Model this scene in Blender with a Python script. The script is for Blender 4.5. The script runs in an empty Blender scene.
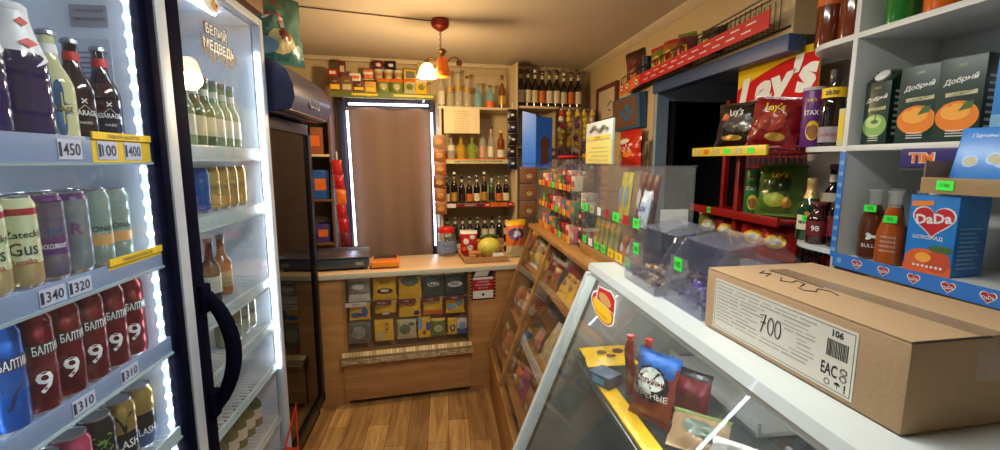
import bpy, bmesh, math, random
from mathutils import Vector, Matrix
random.seed(7)
PI = math.pi
SC = bpy.context.scene
COL = SC.collection
R = math.radians

# ------------------------------------------------------------------ camera frame helper (pixels of the 1000x450 photograph -> room)
FPX = 450.0; YAW = R(7.0); PIT = R(8.1); EYE = Vector((0, 0, 1.65))
_cy, _sy, _cp, _sp = math.cos(YAW), math.sin(YAW), math.cos(PIT), math.sin(PIT)
FWD = Vector((_sy*_cp, _cy*_cp, -_sp)); RGT = Vector((_cy, -_sy, 0)); UPV = RGT.cross(FWD)
BANG = R(7.2)                                   # bar and back wall stand at a small angle to the side walls
BO = Vector((0, 3.06, 0)); BU = Vector((math.cos(BANG), math.sin(BANG), 0)); BV = Vector((-math.sin(BANG), math.cos(BANG), 0))
def at(x, y, X=None, Y=None, Z=None, V=None):
    d = FWD + RGT*((x-500)/FPX) - UPV*((y-225)/FPX)
    if X is not None: t = X/d.x
    elif Y is not None: t = Y/d.y
    elif Z is not None: t = (Z-EYE.z)/d.z
    else: t = (V-(EYE-BO).dot(BV))/d.dot(BV)
    return EYE + d*t
def bw(u, v, z): return BO + BU*u + BV*v + Vector((0, 0, z))
def bu(x, y, v):                                # (u, z) on a plane of the bar frame
    p = at(x, y, V=v); return (p-BO).dot(BU), p.z

# ------------------------------------------------------------------ materials
_M = {}
def pm(name, col, rough=.5, metal=0., coat=0., nz=(12., .12), bump=None, emit=None, spec=.5, sub=None):
    """procedural principled material, colour broken up by a noise texture"""
    if name in _M: return _M[name]
    m = bpy.data.materials.new(name); m.use_nodes = True; nt = m.node_tree; b = nt.nodes['Principled BSDF']
    c = tuple(col)+(1,)
    b.inputs['Roughness'].default_value = rough; b.inputs['Metallic'].default_value = metal
    b.inputs['Coat Weight'].default_value = coat; b.inputs['Specular IOR Level'].default_value = spec
    tc = nt.nodes.new('ShaderNodeTexCoord')
    n = nt.nodes.new('ShaderNodeTexNoise'); n.inputs['Scale'].default_value = nz[0]; n.inputs['Detail'].default_value = 3
    nt.links.new(tc.outputs['Object'], n.inputs['Vector'])
    mx = nt.nodes.new('ShaderNodeMix'); mx.data_type = 'RGBA'
    k = nz[1]
    mx.inputs[6].default_value = tuple(max(0, v*(1-k)) for v in col)+(1,)
    mx.inputs[7].default_value = tuple(min(1, v*(1+k)) for v in col)+(1,)
    nt.links.new(n.outputs['Fac'], mx.inputs[0]); nt.links.new(mx.outputs[2], b.inputs['Base Color'])
    if bump:
        n2 = nt.nodes.new('ShaderNodeTexNoise'); n2.inputs['Scale'].default_value = bump[0]; n2.inputs['Detail'].default_value = 4
        nt.links.new(tc.outputs['Object'], n2.inputs['Vector'])
        bp = nt.nodes.new('ShaderNodeBump'); bp.inputs['Strength'].default_value = bump[1]; bp.inputs['Distance'].default_value = .01
        nt.links.new(n2.outputs['Fac'], bp.inputs['Height']); nt.links.new(bp.outputs[0], b.inputs['Normal'])
    if emit:
        b.inputs['Emission Color'].default_value = tuple(emit[0])+(1,); b.inputs['Emission Strength'].default_value = emit[1]
    _M[name] = m; return m
def glassy(name, tint=(1, 1, 1), clear=.9, rough=.03, body=(.8, .8, .8), ior=1.45):
    """clear plastic or glass: see-through, tinted, with mirror reflections that grow at grazing angles"""
    if name in _M: return _M[name]
    m = bpy.data.materials.new(name); m.use_nodes = True; nt = m.node_tree
    nt.nodes.remove(nt.nodes['Principled BSDF']); out = nt.nodes['Material Output']
    tr = nt.nodes.new('ShaderNodeBsdfTransparent'); tr.inputs[0].default_value = tuple(tint)+(1,)
    df = nt.nodes.new('ShaderNodeBsdfDiffuse'); df.inputs[0].default_value = tuple(body)+(1,)
    tc = nt.nodes.new('ShaderNodeTexCoord'); n = nt.nodes.new('ShaderNodeTexNoise'); n.inputs['Scale'].default_value = 9; n.inputs['Detail'].default_value = 4
    nt.links.new(tc.outputs['Object'], n.inputs['Vector'])
    mr = nt.nodes.new('ShaderNodeMapRange'); mr.inputs[3].default_value = (1-clear)*.6; mr.inputs[4].default_value = min(1, (1-clear)*1.4)
    nt.links.new(n.outputs['Fac'], mr.inputs[0])
    a = nt.nodes.new('ShaderNodeMixShader'); nt.links.new(mr.outputs[0], a.inputs[0]); nt.links.new(tr.outputs[0], a.inputs[1]); nt.links.new(df.outputs[0], a.inputs[2])
    gl = nt.nodes.new('ShaderNodeBsdfGlossy'); gl.inputs['Roughness'].default_value = rough
    lw = nt.nodes.new('ShaderNodeLayerWeight'); lw.inputs[0].default_value = .5
    pw = nt.nodes.new('ShaderNodeMath'); pw.operation = 'POWER'; pw.inputs[1].default_value = 4.6; nt.links.new(lw.outputs['Facing'], pw.inputs[0])
    f0 = ((ior-1)/(ior+1))**2
    fr = nt.nodes.new('ShaderNodeMath'); fr.operation = 'MULTIPLY_ADD'; fr.inputs[1].default_value = 1-f0; fr.inputs[2].default_value = f0; nt.links.new(pw.outputs[0], fr.inputs[0])
    b = nt.nodes.new('ShaderNodeMixShader'); nt.links.new(fr.outputs[0], b.inputs[0]); nt.links.new(a.outputs[0], b.inputs[1]); nt.links.new(gl.outputs[0], b.inputs[2])
    nt.links.new(b.outputs[0], out.inputs[0]); _M[name] = m; return m
def emis(name, col, s):
    if name in _M: return _M[name]
    m = bpy.data.materials.new(name); m.use_nodes = True; nt = m.node_tree; nt.nodes.remove(nt.nodes['Principled BSDF'])
    e = nt.nodes.new('ShaderNodeEmission'); e.inputs[0].default_value = tuple(col)+(1,); e.inputs[1].default_value = s
    nt.links.new(e.outputs[0], nt.nodes['Material Output'].inputs[0]); _M[name] = m; return m
def C(r, g, b):                                  # sRGB 0-255 -> linear
    f = lambda v: (v/255/12.92) if v/255 <= .04045 else ((v/255+.055)/1.055)**2.4
    return (f(r), f(g), f(b))
def col(name, r, g, b, rough=.45, **k):
    if name.startswith(('pack_', 'bag_')) and 'bump' not in k: k = dict(k, bump=(34, .55), coat=.35)   # crinkled film
    return pm(name, C(r, g, b), rough, **k)

# ------------------------------------------------------------------ mesh builder
_T = {}
def text2d(s, bold=.0):
    k = (s, bold)
    if k not in _T:
        c = bpy.data.curves.new('tmp', 'FONT'); c.body = s; c.resolution_u = 2; c.offset = bold; c.align_x = 'CENTER'
        o = bpy.data.objects.new('tmp', c); m = o.to_mesh()
        vs = [(v.co.x, v.co.y) for v in m.vertices]; fs = [tuple(p.vertices) for p in m.polygons]
        o.to_mesh_clear(); bpy.data.objects.remove(o); bpy.data.curves.remove(c)
        x0 = min(v[0] for v in vs); x1 = max(v[0] for v in vs); y0 = min(v[1] for v in vs); y1 = max(v[1] for v in vs)
        _T[k] = ([(v[0]-(x0+x1)/2, v[1]-(y0+y1)/2) for v in vs], fs, x1-x0, y1-y0)
    return _T[k]
class MB:
    def __init__(s): s.v = []; s.f = []; s.m = []; s.mats = []; s.x = Matrix.Identity(4)
    def mi(s, m):
        if m not in s.mats: s.mats.append(m)
        return s.mats.index(m)
    def add(s, vs, fs, m):
        o = len(s.v); i = s.mi(m); s.v += [s.x @ Vector(p) for p in vs]; s.f += [tuple(a+o for a in f) for f in fs]; s.m += [i]*len(fs); return s
    def box(s, lo, hi, m, bev=0., seg=2, rot=None):
        """box lo..hi, bevelled; rot = matrix applied about the box centre"""
        bm = bmesh.new(); bmesh.ops.create_cube(bm, size=1)
        c = [(a+b)/2 for a, b in zip(lo, hi)]; d = [abs(b-a) for a, b in zip(lo, hi)]
        for w in bm.verts: w.co = Vector((w.co.x*d[0], w.co.y*d[1], w.co.z*d[2]))
        if bev > 0: bmesh.ops.bevel(bm, geom=bm.edges[:], offset=min(bev, min(d)*.45), segments=seg, affect='EDGES', profile=.6)
        M_ = Matrix.Translation(c) @ (rot.to_4x4() if rot else Matrix.Identity(4))
        bm.verts.index_update()
        s.add([M_ @ w.co for w in bm.verts], [tuple(w.index for w in f.verts) for f in bm.faces], m); bm.free(); return s
    def quad(s, a, b, c, d, m): return s.add([a, b, c, d], [(0, 1, 2, 3)], m)
    def slab(s, a, b, c, d, t, m):
        """plate with corners abcd thickened by vector t"""
        t = Vector(t); P = [Vector(p) for p in (a, b, c, d)]
        return s.add(P+[p+t for p in P], [(3, 2, 1, 0), (4, 5, 6, 7), (0, 1, 5, 4), (1, 2, 6, 5), (2, 3, 7, 6), (3, 0, 4, 7)], m)
    def lathe(s, prof, m, n=20, c=(0, 0, 0), a0=0., a1=2*PI, caps=True):
        """prof: (r, z[, material]) rising; the material of a point colours the band above it"""
        c = Vector(c); full = abs(a1-a0-2*PI) < 1e-6; k = n if full else n+1
        vs = []; 
        for p in prof:
            for j in range(k):
                a = a0+(a1-a0)*j/n; vs.append((c.x+p[0]*math.cos(a), c.y+p[0]*math.sin(a), c.z+p[1]))
        cur = m
        for i in range(len(prof)-1):
            if len(prof[i]) > 2: cur = prof[i][2]
            fs = []
            for j in range(n):
                b = (j+1) % k if full else j+1
                fs.append((i*k+j, i*k+b, (i+1)*k+b, (i+1)*k+j))
            o = len(s.v) if i == 0 else o
            if i == 0: s.v += [s.x @ Vector(p) for p in vs]
            q = s.mi(cur); s.f += [tuple(t+o for t in f) for f in fs]; s.m += [q]*len(fs)
        if full and caps:
            L = len(prof)-1
            if prof[0][0] > 1e-5: s.f.append(tuple(o+j for j in reversed(range(k)))); s.m.append(s.mi(m if len(prof[0]) < 3 else prof[0][2]))
            if prof[L][0] > 1e-5: s.f.append(tuple(o+L*k+j for j in range(k))); s.m.append(s.mi(cur))
        return s
    def tube(s, pts, r, m, n=8, closed=False, cap=True):
        P = [Vector(p) for p in pts]; N = len(P); vs = []; up = None
        for i, p in enumerate(P):
            a = P[(i-1) % N] if (closed or i > 0) else p; b = P[(i+1) % N] if (closed or i < N-1) else p
            t = (b-a).normalized()
            if up is None: up = t.orthogonal().normalized()
            up = (up - t*up.dot(t)).normalized(); q = t.cross(up); rr = r[i] if isinstance(r, (list, tuple)) else r
            for j in range(n):
                w = 2*PI*j/n; vs.append(p+up*(rr*math.cos(w))+q*(rr*math.sin(w)))
        fs = []
        for i in range(N if closed else N-1):
            k = (i+1) % N
            for j in range(n): fs.append((i*n+j, i*n+(j+1) % n, k*n+(j+1) % n, k*n+j))
        if cap and not closed: fs += [tuple(reversed(range(n))), tuple((N-1)*n+j for j in range(n))]
        return s.add(vs, fs, m)
    def prism(s, poly, m, axis='y', a=0., b=1.):
        """closed 2-D outline extruded along an axis; outline in the other two axes"""
        def P(p, t): return (p[0], t, p[1]) if axis == 'y' else ((t, p[0], p[1]) if axis == 'x' else (p[0], p[1], t))
        n = len(poly); vs = [P(p, a) for p in poly]+[P(p, b) for p in poly]
        fs = [tuple(range(n)), tuple(reversed(range(n, 2*n)))]+[(j, n+j, n+(j+1) % n, (j+1) % n) for j in range(n)]
        bm = bmesh.new(); bv = [bm.verts.new(p) for p in vs]
        for f in fs: bm.faces.new([bv[i] for i in f])
        bmesh.ops.recalc_face_normals(bm, faces=bm.faces[:]); bm.verts.index_update()
        s.add([w.co.copy() for w in bm.verts], [tuple(w.index for w in f.verts) for f in bm.faces], m); bm.free(); return s
    def ball(s, c, r, m, n=12, h=8):
        r = r if isinstance(r, (tuple, list)) else (r, r, r)
        vs = [(c[0]+r[0]*math.sin(PI*i/h)*math.cos(2*PI*j/n), c[1]+r[1]*math.sin(PI*i/h)*math.sin(2*PI*j/n), c[2]-r[2]*math.cos(PI*i/h)) for i in range(1, h) for j in range(n)]
        b = len(vs); vs += [(c[0], c[1], c[2]-r[2]), (c[0], c[1], c[2]+r[2])]
        fs = [(i*n+j, i*n+(j+1) % n, (i+1)*n+(j+1) % n, (i+1)*n+j) for i in range(h-2) for j in range(n)]
        fs += [(b, (j+1) % n, j) for j in range(n)]+[(b+1, (h-2)*n+j, (h-2)*n+(j+1) % n) for j in range(n)]
        return s.add(vs, fs, m)
    def text(s, t, fn, h, m, w=None, bold=.0, at=(0, 0), shear=0., rot=0.):
        """lettering: every 2-D point goes through fn(x, y) -> 3-D; h letter height, w widest it may be"""
        vs, fs, W, Hh = text2d(t, bold); k = h/max(Hh, .5); kx = k
        if w and W*kx > w: kx = w/W
        cr, sr = math.cos(rot), math.sin(rot); q = []
        for x, y in vs:
            x, y = x*kx+y*k*shear, y*k
            q.append(fn(at[0]+x*cr-y*sr, at[1]+x*sr+y*cr))
        return s.add(q, fs, m)
    def mesh(s, name, inv=None, ang=35):
        me = bpy.data.meshes.new(name)
        me.from_pydata([tuple(inv @ p) if inv else tuple(p) for p in s.v], [], s.f)
        for m in s.mats: me.materials.append(m)
        me.polygons.foreach_set('material_index', s.m); me.polygons.foreach_set('use_smooth', [True]*len(s.f))
        me.update(); me.set_sharp_from_angle(angle=R(ang)); return me
    def build(s, name, parent=None, label=None, ang=35):
        inv = WM[parent].inverted() if parent else None
        o = bpy.data.objects.new(name, s.mesh(name, inv, ang)); COL.objects.link(o)
        WM[o] = WM[parent] if parent else Matrix.Identity(4)
        if parent: o.parent = parent
        if label: o['label'] = label
        return o
WM = {}                                          # each object's matrix in the room
def tag(o, label, cat, group=None, kind=None):
    o['label'] = label; o['category'] = cat
    if group: o['group'] = group
    if kind: o['kind'] = kind
    return o
def structure(mb, name, label=None, ang=35):
    o = mb.build(name, ang=ang); o['kind'] = 'structure'
    if label: o['label'] = label
    return o
def thing(name, label, cat, loc=(0, 0, 0), rz=0., group=None):
    o = bpy.data.objects.new(name, None); COL.objects.link(o); o.empty_display_size = .05
    o.location = loc; o.rotation_euler = (0, 0, rz); WM[o] = Matrix.Translation(loc) @ Matrix.Rotation(rz, 4, 'Z')
    return tag(o, label, cat, group)
def solo(mb, name, label, cat, group=None, origin=None, ang=35):
    """a thing that is one mesh, its origin at its base"""
    if origin is None:
        xs = [p.x for p in mb.v]; ys = [p.y for p in mb.v]; origin = ((min(xs)+max(xs))/2, (min(ys)+max(ys))/2, min(p.z for p in mb.v))
    T = Matrix.Translation(origin)
    o = bpy.data.objects.new(name, mb.mesh(name, T.inverted(), ang)); COL.objects.link(o); o.location = origin; WM[o] = T
    return tag(o, label, cat, group)
# products: one set of meshes per kind, then copies of the thing and of each of its parts
_P = {}
def proto(key, maker):
    """maker() -> list of (part name, MB, index of parent part or None)"""
    if key not in _P: _P[key] = [(n, mb.mesh(n), par) for n, mb, par in maker()]
    return _P[key]
def put(key, maker, name, label, cat, loc, rz=0., group=None, sc=(1, 1, 1), rx=0., ry=0.):
    parts = proto(key, maker)
    if not isinstance(sc, (tuple, list)): sc = (sc, sc, sc)
    if len(parts) == 1: root = bpy.data.objects.new(name, parts[0][1])
    else: root = bpy.data.objects.new(name, None); root.empty_display_size = .03
    COL.objects.link(root); root.location = (loc[0], loc[1], loc[2]+.0012); root.rotation_mode = 'XYZ'; root.rotation_euler = (rx, ry, rz); root.scale = sc
    tag(root, label, cat, group)
    if len(parts) > 1:
        made = []
        for n, me, par in parts:
            c = bpy.data.objects.new(n, me); COL.objects.link(c); c.parent = root if par is None else made[par]; made.append(c)
    return root
ORD = ['first', 'second', 'third', 'fourth', 'fifth', 'sixth', 'seventh', 'eighth', 'ninth', 'tenth', 'eleventh', 'twelfth', 'thirteenth', 'fourteenth', 'fifteenth', 'sixteenth', 'seventeenth', 'eighteenth', 'nineteenth', 'twentieth']
def nth(i, n): return 'leftmost' if i == 0 else ('rightmost' if i == n-1 else ORD[i]+' from left')

# ------------------------------------------------------------------ product shapes (front faces -Y, base at the origin)
WHITE = col('white_print', 236, 236, 232); BLACK = col('black_print', 18, 18, 20); TAGW = col('tag_white', 225, 230, 240, .3)
RED = col('red_print', 190, 20, 24); YEL = col('yellow_print', 240, 196, 30); GREEN_TAG = pm('lime_tag', C(60, 240, 70), .5)
def cyl_fn(r, zc): return lambda x, y: (r*math.sin(x/r), -r*math.cos(x/r), zc+y)
def flat_fn(y, zc=0., xc=0.): return lambda a, b: (xc+a, y, zc+b)
ALU = pm('can_aluminium', C(200, 202, 206), .28, 1., nz=(30, .1))
def can(h, r, bands, texts=(), n=24):
    """drinks can: bands = [(z0, z1, material)], texts = [(string, z, size, material, width)]"""
    def mk():
        b = MB(); pr = [(r*.72, .004, ALU), (r*.8, 0), (r*.93, .008)]
        pr2 = [(r*.93, .008, bands[0][2])]
        for z0, z1, m in bands: pr2.append((r, max(z0, .016), m))
        pr2 += [(r, h-.018, bands[-1][2]), (r*.83, h-.004, ALU), (r*.85, h)]
        b.lathe(pr+pr2, ALU, n, caps=False)
        for T_ in texts: b.text(T_[0], cyl_fn(r+.0007, T_[1]), T_[2], T_[3], T_[4], .012, at=(T_[5] if len(T_) > 5 else 0, 0))
        top = MB(); top.lathe([(r*.84, h-.002), (r*.8, h), (r*.74, h-.006), (0, h-.006)], ALU, n)
        tb = MB(); tb.box((-r*.18, -r*.5, h-.006), (r*.18, r*.15, h-.004), ALU, .001)
        return [('can_body', b, None), ('can_lid', top, None), ('pull_tab', tb, 1)]
    return mk
def bottle(h, r, glass, label=None, cap=None, neck=.3, nr=.38, lab=(.12, .5), texts=(), liquid=None, shoulder=.16, n=18, foot=None, nlab=None, rows=()):
    """bottle: neck = share of the height, nr = neck radius share, lab = label from..to (share of height)"""
    def mk():
        b = MB(); zs = h*(1-neck-shoulder); q = nr*r
        pr = [(r*.82, 0), (r*.97, h*.012), (r, h*.03), (r, zs), (r*.96, zs+h*shoulder*.25), (r*.78, zs+h*shoulder*.6), (q*1.25, zs+h*shoulder), (q*1.02, h*(1-neck*.7)), (q, h*.93), (q*1.12, h*.94), (q*1.12, h*.955), (q*.95, h*.96)]
        b.lathe(pr, glass, n)
        out = [('glass_body', b, None)]
        if liquid:
            l = MB(); l.lathe([(r*.9, h*.02), (r*.9, zs), (r*.7, zs+h*shoulder*.6), (q, zs+h*shoulder*1.02)], liquid, n); out.append(('liquid', l, 0))
        if label:
            l = MB(); l.lathe([(r*1.012, h*lab[0]), (r*1.012, h*lab[1])], label, n, caps=False)
            for za, zb, m_ in rows: l.lathe([(r*1.018, h*za), (r*1.018, h*zb)], m_, n, caps=False)
            for t, z, s_, m, w in texts: l.text(t, cyl_fn(r*1.022, h*z), s_, m, w, .012)
            out.append(('paper_label', l, 0))
        if nlab:
            l = MB(); zt = h*(1-neck*.62); l.lathe([(q*1.12, zt-h*.05), (q*1.08, zt+h*.05)], nlab, n, caps=False); out.append(('neck_label', l, 0))
        if cap:
            c = MB(); c.lathe([(q*1.2, h*.925), (q*1.25, h*.93), (q*1.25, h*.99), (q*1.1, h), (0, h)], cap, n); out.append(('bottle_cap', c, None))
        return out
    return mk
def packet(w, h, d, base, top=None, bot=None, emblem=None, texts=(), seed=0, patch=(), crimp=.07, nx=14, nz=20, lean=0.):
    """pillow bag standing on its lower crimp. emblem = [(cx, cz, rx, rz, material)] and patch = [(x0, z0, x1, z1, material)] in shares of the bag"""
    def mk():
        rnd = random.Random(seed); ph = [rnd.uniform(0, 6) for _ in range(6)]
        def dep(u, v):
            e = min(v/crimp, (1-v)/crimp, 1.); e = max(0., e)
            a = (1-abs(2*u-1)**2.6); c = max(0., math.sin(PI*min(1, max(0, (v-crimp)/(1-2*crimp)))))**.55
            wr = .13*math.sin(9*u+ph[0]+5*v)+.12*math.sin(17*v+ph[1]+3*u)+.10*math.sin(23*u-14*v+ph[2])+.10*math.sin(30*u+ph[3])*abs(2*v-1)**2
            return d/2*a*c*(1+wr)*(e**.6)+.0008
        def pos(u, v, sgn, eps=0.):
            pinch = 1-.07*math.sin(PI*v)+.018*math.sin(14*v+ph[3])+.012*math.sin(31*v+ph[4])
            return ((u-.5)*w*pinch, -sgn*(dep(u, v)+eps)+lean*v*h, v*h+.014*h*math.sin(5*u+ph[4])*max(0, 2*v-1)-.02*h*abs(2*u-1)**3*max(0, 2*v-1))
        b = MB(); mat = lambda v: top if (top and v > 1-crimp*2.2) else (bot if (bot and v < .3) else base)
        for sgn in (1, -1):
            vs = [pos(i/nx, j/nz, sgn) for j in range(nz+1) for i in range(nx+1)]
            for j in range(nz):
                fs = [(j*(nx+1)+i, j*(nx+1)+i+1, (j+1)*(nx+1)+i+1, (j+1)*(nx+1)+i) for i in range(nx)]
                if j == 0: o = len(b.v); b.v += [Vector(p) for p in vs]
                k = b.mi(mat((j+.5)/nz)); b.f += [tuple(o+t for t in (f if sgn > 0 else f[::-1])) for f in fs]; b.m += [k]*len(fs)
        out = [('bag', b, None)]
        p = MB(); used = False
        for x0, z0, x1, z1, m in patch:
            g = 12; vs = [pos(x0+(x1-x0)*i/g, z0+(z1-z0)*j/g, 1, .0018) for j in range(g+1) for i in range(g+1)]
            p.add(vs, [(j*(g+1)+i, j*(g+1)+i+1, (j+1)*(g+1)+i+1, (j+1)*(g+1)+i) for j in range(g) for i in range(g)], m); used = True
        for k_, (cx, cz, rx, rz, m) in enumerate(emblem or ()):
            e_ = .0026+.0007*k_; rr = (.25, .5, .75, 1.); vs = [pos(cx, cz, 1, e_)]
            for q in rr: vs += [pos(cx+rx*q*math.cos(2*PI*j/14), cz+rz*q*math.sin(2*PI*j/14), 1, e_) for j in range(14)]
            fs = [(0, 1+j, 1+(j+1) % 14) for j in range(14)]
            for a in range(3): fs += [(1+a*14+j, 15+a*14+j, 15+a*14+(j+1) % 14, 1+a*14+(j+1) % 14) for j in range(14)]
            p.add(vs, fs, m); used = True
        for t, cx, cz, s_, m, wd in texts:
            p.text(t, lambda x, y: pos(min(1, max(0, cx+x/w)), min(1, max(0, cz+y/h)), 1, .0058), s_, m, wd, .015); used = True
        if used: out.append(('printed_design', p, 0))
        return out
    return mk
def carton(w, h, d, base, faces=(), texts=(), top=None, bev=.002, extra=None):
    """printed box, front at y = -d/2; faces = [(x0, z0, x1, z1, material)] in metres from the lower left of the front"""
    def mk():
        b = MB(); b.box((-w/2, -d/2, 0), (w/2, d/2, h), base, bev)
        out = [('box_body', b, None)]; p = MB(); y = -d/2-.0006; k = 0
        for x0, z0, x1, z1, m in faces:
            yy = y-.0003*k; k += 1
            p.quad((x0-w/2, yy, z0), (x1-w/2, yy, z0), (x1-w/2, yy, z1), (x0-w/2, yy, z1), m)
        for t, cx, cz, s_, m, wd in texts: p.text(t, flat_fn(y-.0003*k-.0004, cz, cx-w/2), s_, m, wd, .015)
        if extra: extra(p, w, h, d)
        if p.f: out.append(('printed_front', p, 0))
        if top: out.append(('box_top', top(w, h, d), 0))
        return out
    return mk
def disc(mb, fn, cx, cy, rx, ry, m, n=24, star=None):
    """flat shape on a face: ellipse, or star / blob through a radius function"""
    P = []
    for j in range(n):
        a = 2*PI*j/n; q = star(a) if star else 1; P.append(fn(cx+rx*q*math.cos(a), cy+ry*q*math.sin(a)))
    mb.add([fn(cx, cy)]+P, [(0, 1+j, 1+(j+1) % n) for j in range(n)], m)
def heart(mb, fn, cx, cy, s, m, n=30):
    P = [(cx+s*math.sin(t)**3, cy+s*.95*(13*math.cos(t)-5*math.cos(2*t)-2*math.cos(3*t)-math.cos(4*t))/16) for t in [2*PI*j/n for j in range(n)]]
    mb.add([fn(cx, cy+s*.2)]+[fn(*p) for p in P], [(0, 1+j, 1+(j+1) % n) for j in range(n)], m)
def poly(mb, fn, pts, m): mb.add([fn(x, y) for x, y in pts], [tuple(range(len(pts)))], m)
# ================================================================== THE ROOM
CEIL = 2.5
def wood_mat(name, c1, c2, scale=(1, 1, 1), rough=.4, plank=None, grain=3.0, coat=0.):
    m = bpy.data.materials.new(name); m.use_nodes = True; nt = m.node_tree; b = nt.nodes['Principled BSDF']; b.inputs['Roughness'].default_value = rough; b.inputs['Coat Weight'].default_value = coat
    tc = nt.nodes.new('ShaderNodeTexCoord'); mp = nt.nodes.new('ShaderNodeMapping'); mp.inputs['Scale'].default_value = scale; nt.links.new(tc.outputs['Object'], mp.inputs[0])
    n = nt.nodes.new('ShaderNodeTexNoise'); n.inputs['Scale'].default_value = grain; n.inputs['Detail'].default_value = 6; n.inputs['Distortion'].default_value = 1.2; nt.links.new(mp.outputs[0], n.inputs['Vector'])
    r = nt.nodes.new('ShaderNodeValToRGB'); r.color_ramp.elements[0].color = tuple(c1)+(1,); r.color_ramp.elements[1].color = tuple(c2)+(1,); r.color_ramp.elements[0].position = .3; r.color_ramp.elements[1].position = .72
    nt.links.new(n.outputs['Fac'], r.inputs[0]); last = r.outputs[0]
    if plank:
        mp2 = nt.nodes.new('ShaderNodeMapping'); mp2.inputs['Rotation'].default_value = (0, 0, R(90)); nt.links.new(tc.outputs['Object'], mp2.inputs[0])
        br = nt.nodes.new('ShaderNodeTexBrick'); br.inputs['Scale'].default_value = 1; br.inputs['Brick Width'].default_value = plank[0]; br.inputs['Row Height'].default_value = plank[1]; br.inputs['Mortar Size'].default_value = .0022; br.inputs['Mortar Smooth'].default_value = .6
        br.inputs['Color1'].default_value = (.62, .55, .5, 1); br.inputs['Color2'].default_value = (1.2, 1.15, 1.1, 1); br.inputs['Mortar'].default_value = (.22, .18, .15, 1); br.offset = .37
        nt.links.new(mp2.outputs[0], br.inputs['Vector'])
        mu = nt.nodes.new('ShaderNodeMix'); mu.data_type = 'RGBA'; mu.blend_type = 'MULTIPLY'; mu.inputs[0].default_value = 1; nt.links.new(last, mu.inputs[6]); nt.links.new(br.outputs[0], mu.inputs[7]); last = mu.outputs[2]
    nt.links.new(last, b.inputs['Base Color']); _M[name] = m; return m
FLOORM = wood_mat('laminate_planks', C(140, 104, 58), C(194, 156, 100), (9, 1.1, 1), .38, (.62, .125), 2.2)
BEECH = wood_mat('beech_laminate', C(158, 110, 60), C(196, 144, 88), (1, 1, 9), .38, None, 1.6)
BEECHH = wood_mat('beech_laminate_flat', C(208, 172, 130), C(228, 198, 158), (2, 9, 2), .3, None, 1.6)
PINE = wood_mat('golden_board', C(140, 94, 46), C(180, 130, 70), (6, 1.2, 6), .42, None, 1.8)
wallpaper = pm('wallpaper_cream', C(196, 172, 128), .8, nz=(60, .16), bump=(120, .25))
backpaint = pm('wall_back_cream', C(196, 176, 136), .8, nz=(20, .08))
ceilm = pm('ceiling_paint', C(204, 190, 166), .75, nz=(3, .05), bump=(2.2, .25))
bluep = pm('blue_grey_paint', C(146, 168, 184), .55, nz=(4, .12))
navy = pm('dark_blue_trim', C(62, 84, 124), .45)
darkroom = pm('room_shade_paint', C(34, 32, 32), .9)  # near-black colour stands in for the shade of unlit rooms
neutral = pm('plain_wall_paint', C(190, 184, 174), .8)

f = MB(); f.box((-1.5, -1.6, -.06), (3.2, 5.2, 0), FLOORM); structure(f, 'floor', 'worn golden laminate plank floor')
c = MB(); c.box((-1.5, -1.6, CEIL), (3.2, 5.2, CEIL+.06), ceilm); structure(c, 'ceiling', 'uneven cream painted ceiling')
w = MB(); w.box((-1.5, -1.6, 0), (-1.42, 4.2, CEIL), neutral); structure(w, 'wall_left')
w = MB(); w.box((-1.5, -1.68, 0), (3.2, -1.6, CEIL), neutral); structure(w, 'wall_behind')
def bbox(mb, u0, v0, z0, u1, v1, z1, m, bev=0.):
    o = mb.x; mb.x = Matrix.Translation(BO) @ Matrix.Rotation(BANG, 4, 'Z'); mb.box((u0, v0, z0), (u1, v1, z1), m, bev); mb.x = o; return mb
w = MB(); bbox(w, -1.6, 1.05, 0, 2.4, 1.15, CEIL, backpaint); structure(w, 'wall_back', 'cream back wall behind the bottle shelves')
w = MB()
w.box((1.35, 2.84, 0), (1.45, 4.6, CEIL), wallpaper); w.box((1.35, 1.68, 2.14), (1.45, 2.84, CEIL), wallpaper)
w.box((1.45, 1.60, 2.14), (1.70, 1.68, CEIL), wallpaper); w.box((1.62, -1.6, 0), (1.70, 1.60, CEIL), wallpaper)
structure(w, 'wall_right', 'textured cream wallpaper on the right wall')
w = MB()                                          # the recess behind the counter, far wall painted blue-grey with a dark doorway
w.box((1.352, 2.80, 0), (1.43, 2.838, 2.14), bluep); w.box((1.43, 2.80, 2.03), (2.02, 2.838, 2.14), bluep); w.box((2.02, 2.80, 0), (2.7, 2.838, 2.14), bluep)
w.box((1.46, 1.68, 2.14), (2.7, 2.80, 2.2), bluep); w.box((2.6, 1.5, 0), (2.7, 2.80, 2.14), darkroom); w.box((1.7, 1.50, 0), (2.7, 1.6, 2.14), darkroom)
structure(w, 'wall_recess', 'blue-grey painted wall around the dark doorway')
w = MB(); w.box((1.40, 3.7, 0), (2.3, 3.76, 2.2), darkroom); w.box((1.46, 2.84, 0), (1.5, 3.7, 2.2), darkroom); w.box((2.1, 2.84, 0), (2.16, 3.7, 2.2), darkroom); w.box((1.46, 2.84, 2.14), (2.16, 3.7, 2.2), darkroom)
structure(w, 'wall_passage', 'passage with walls coloured dark for shade behind the doorway')
t = MB(); t.box((1.335, 1.68, 2.075), (1.40, 2.84, 2.142), navy, .004); structure(t, 'trim_1', 'dark blue beam along the wall opening')
t = MB(); t.prism([(1.35, CEIL), (1.35, CEIL-.045), (1.335, CEIL-.04), (1.305, CEIL-.008), (1.305, CEIL)], col('cornice_white', 214, 196, 164), 'y', 1.6, 4.25); structure(t, 'trim_2', 'pale cornice where right wall meets ceiling')
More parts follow.
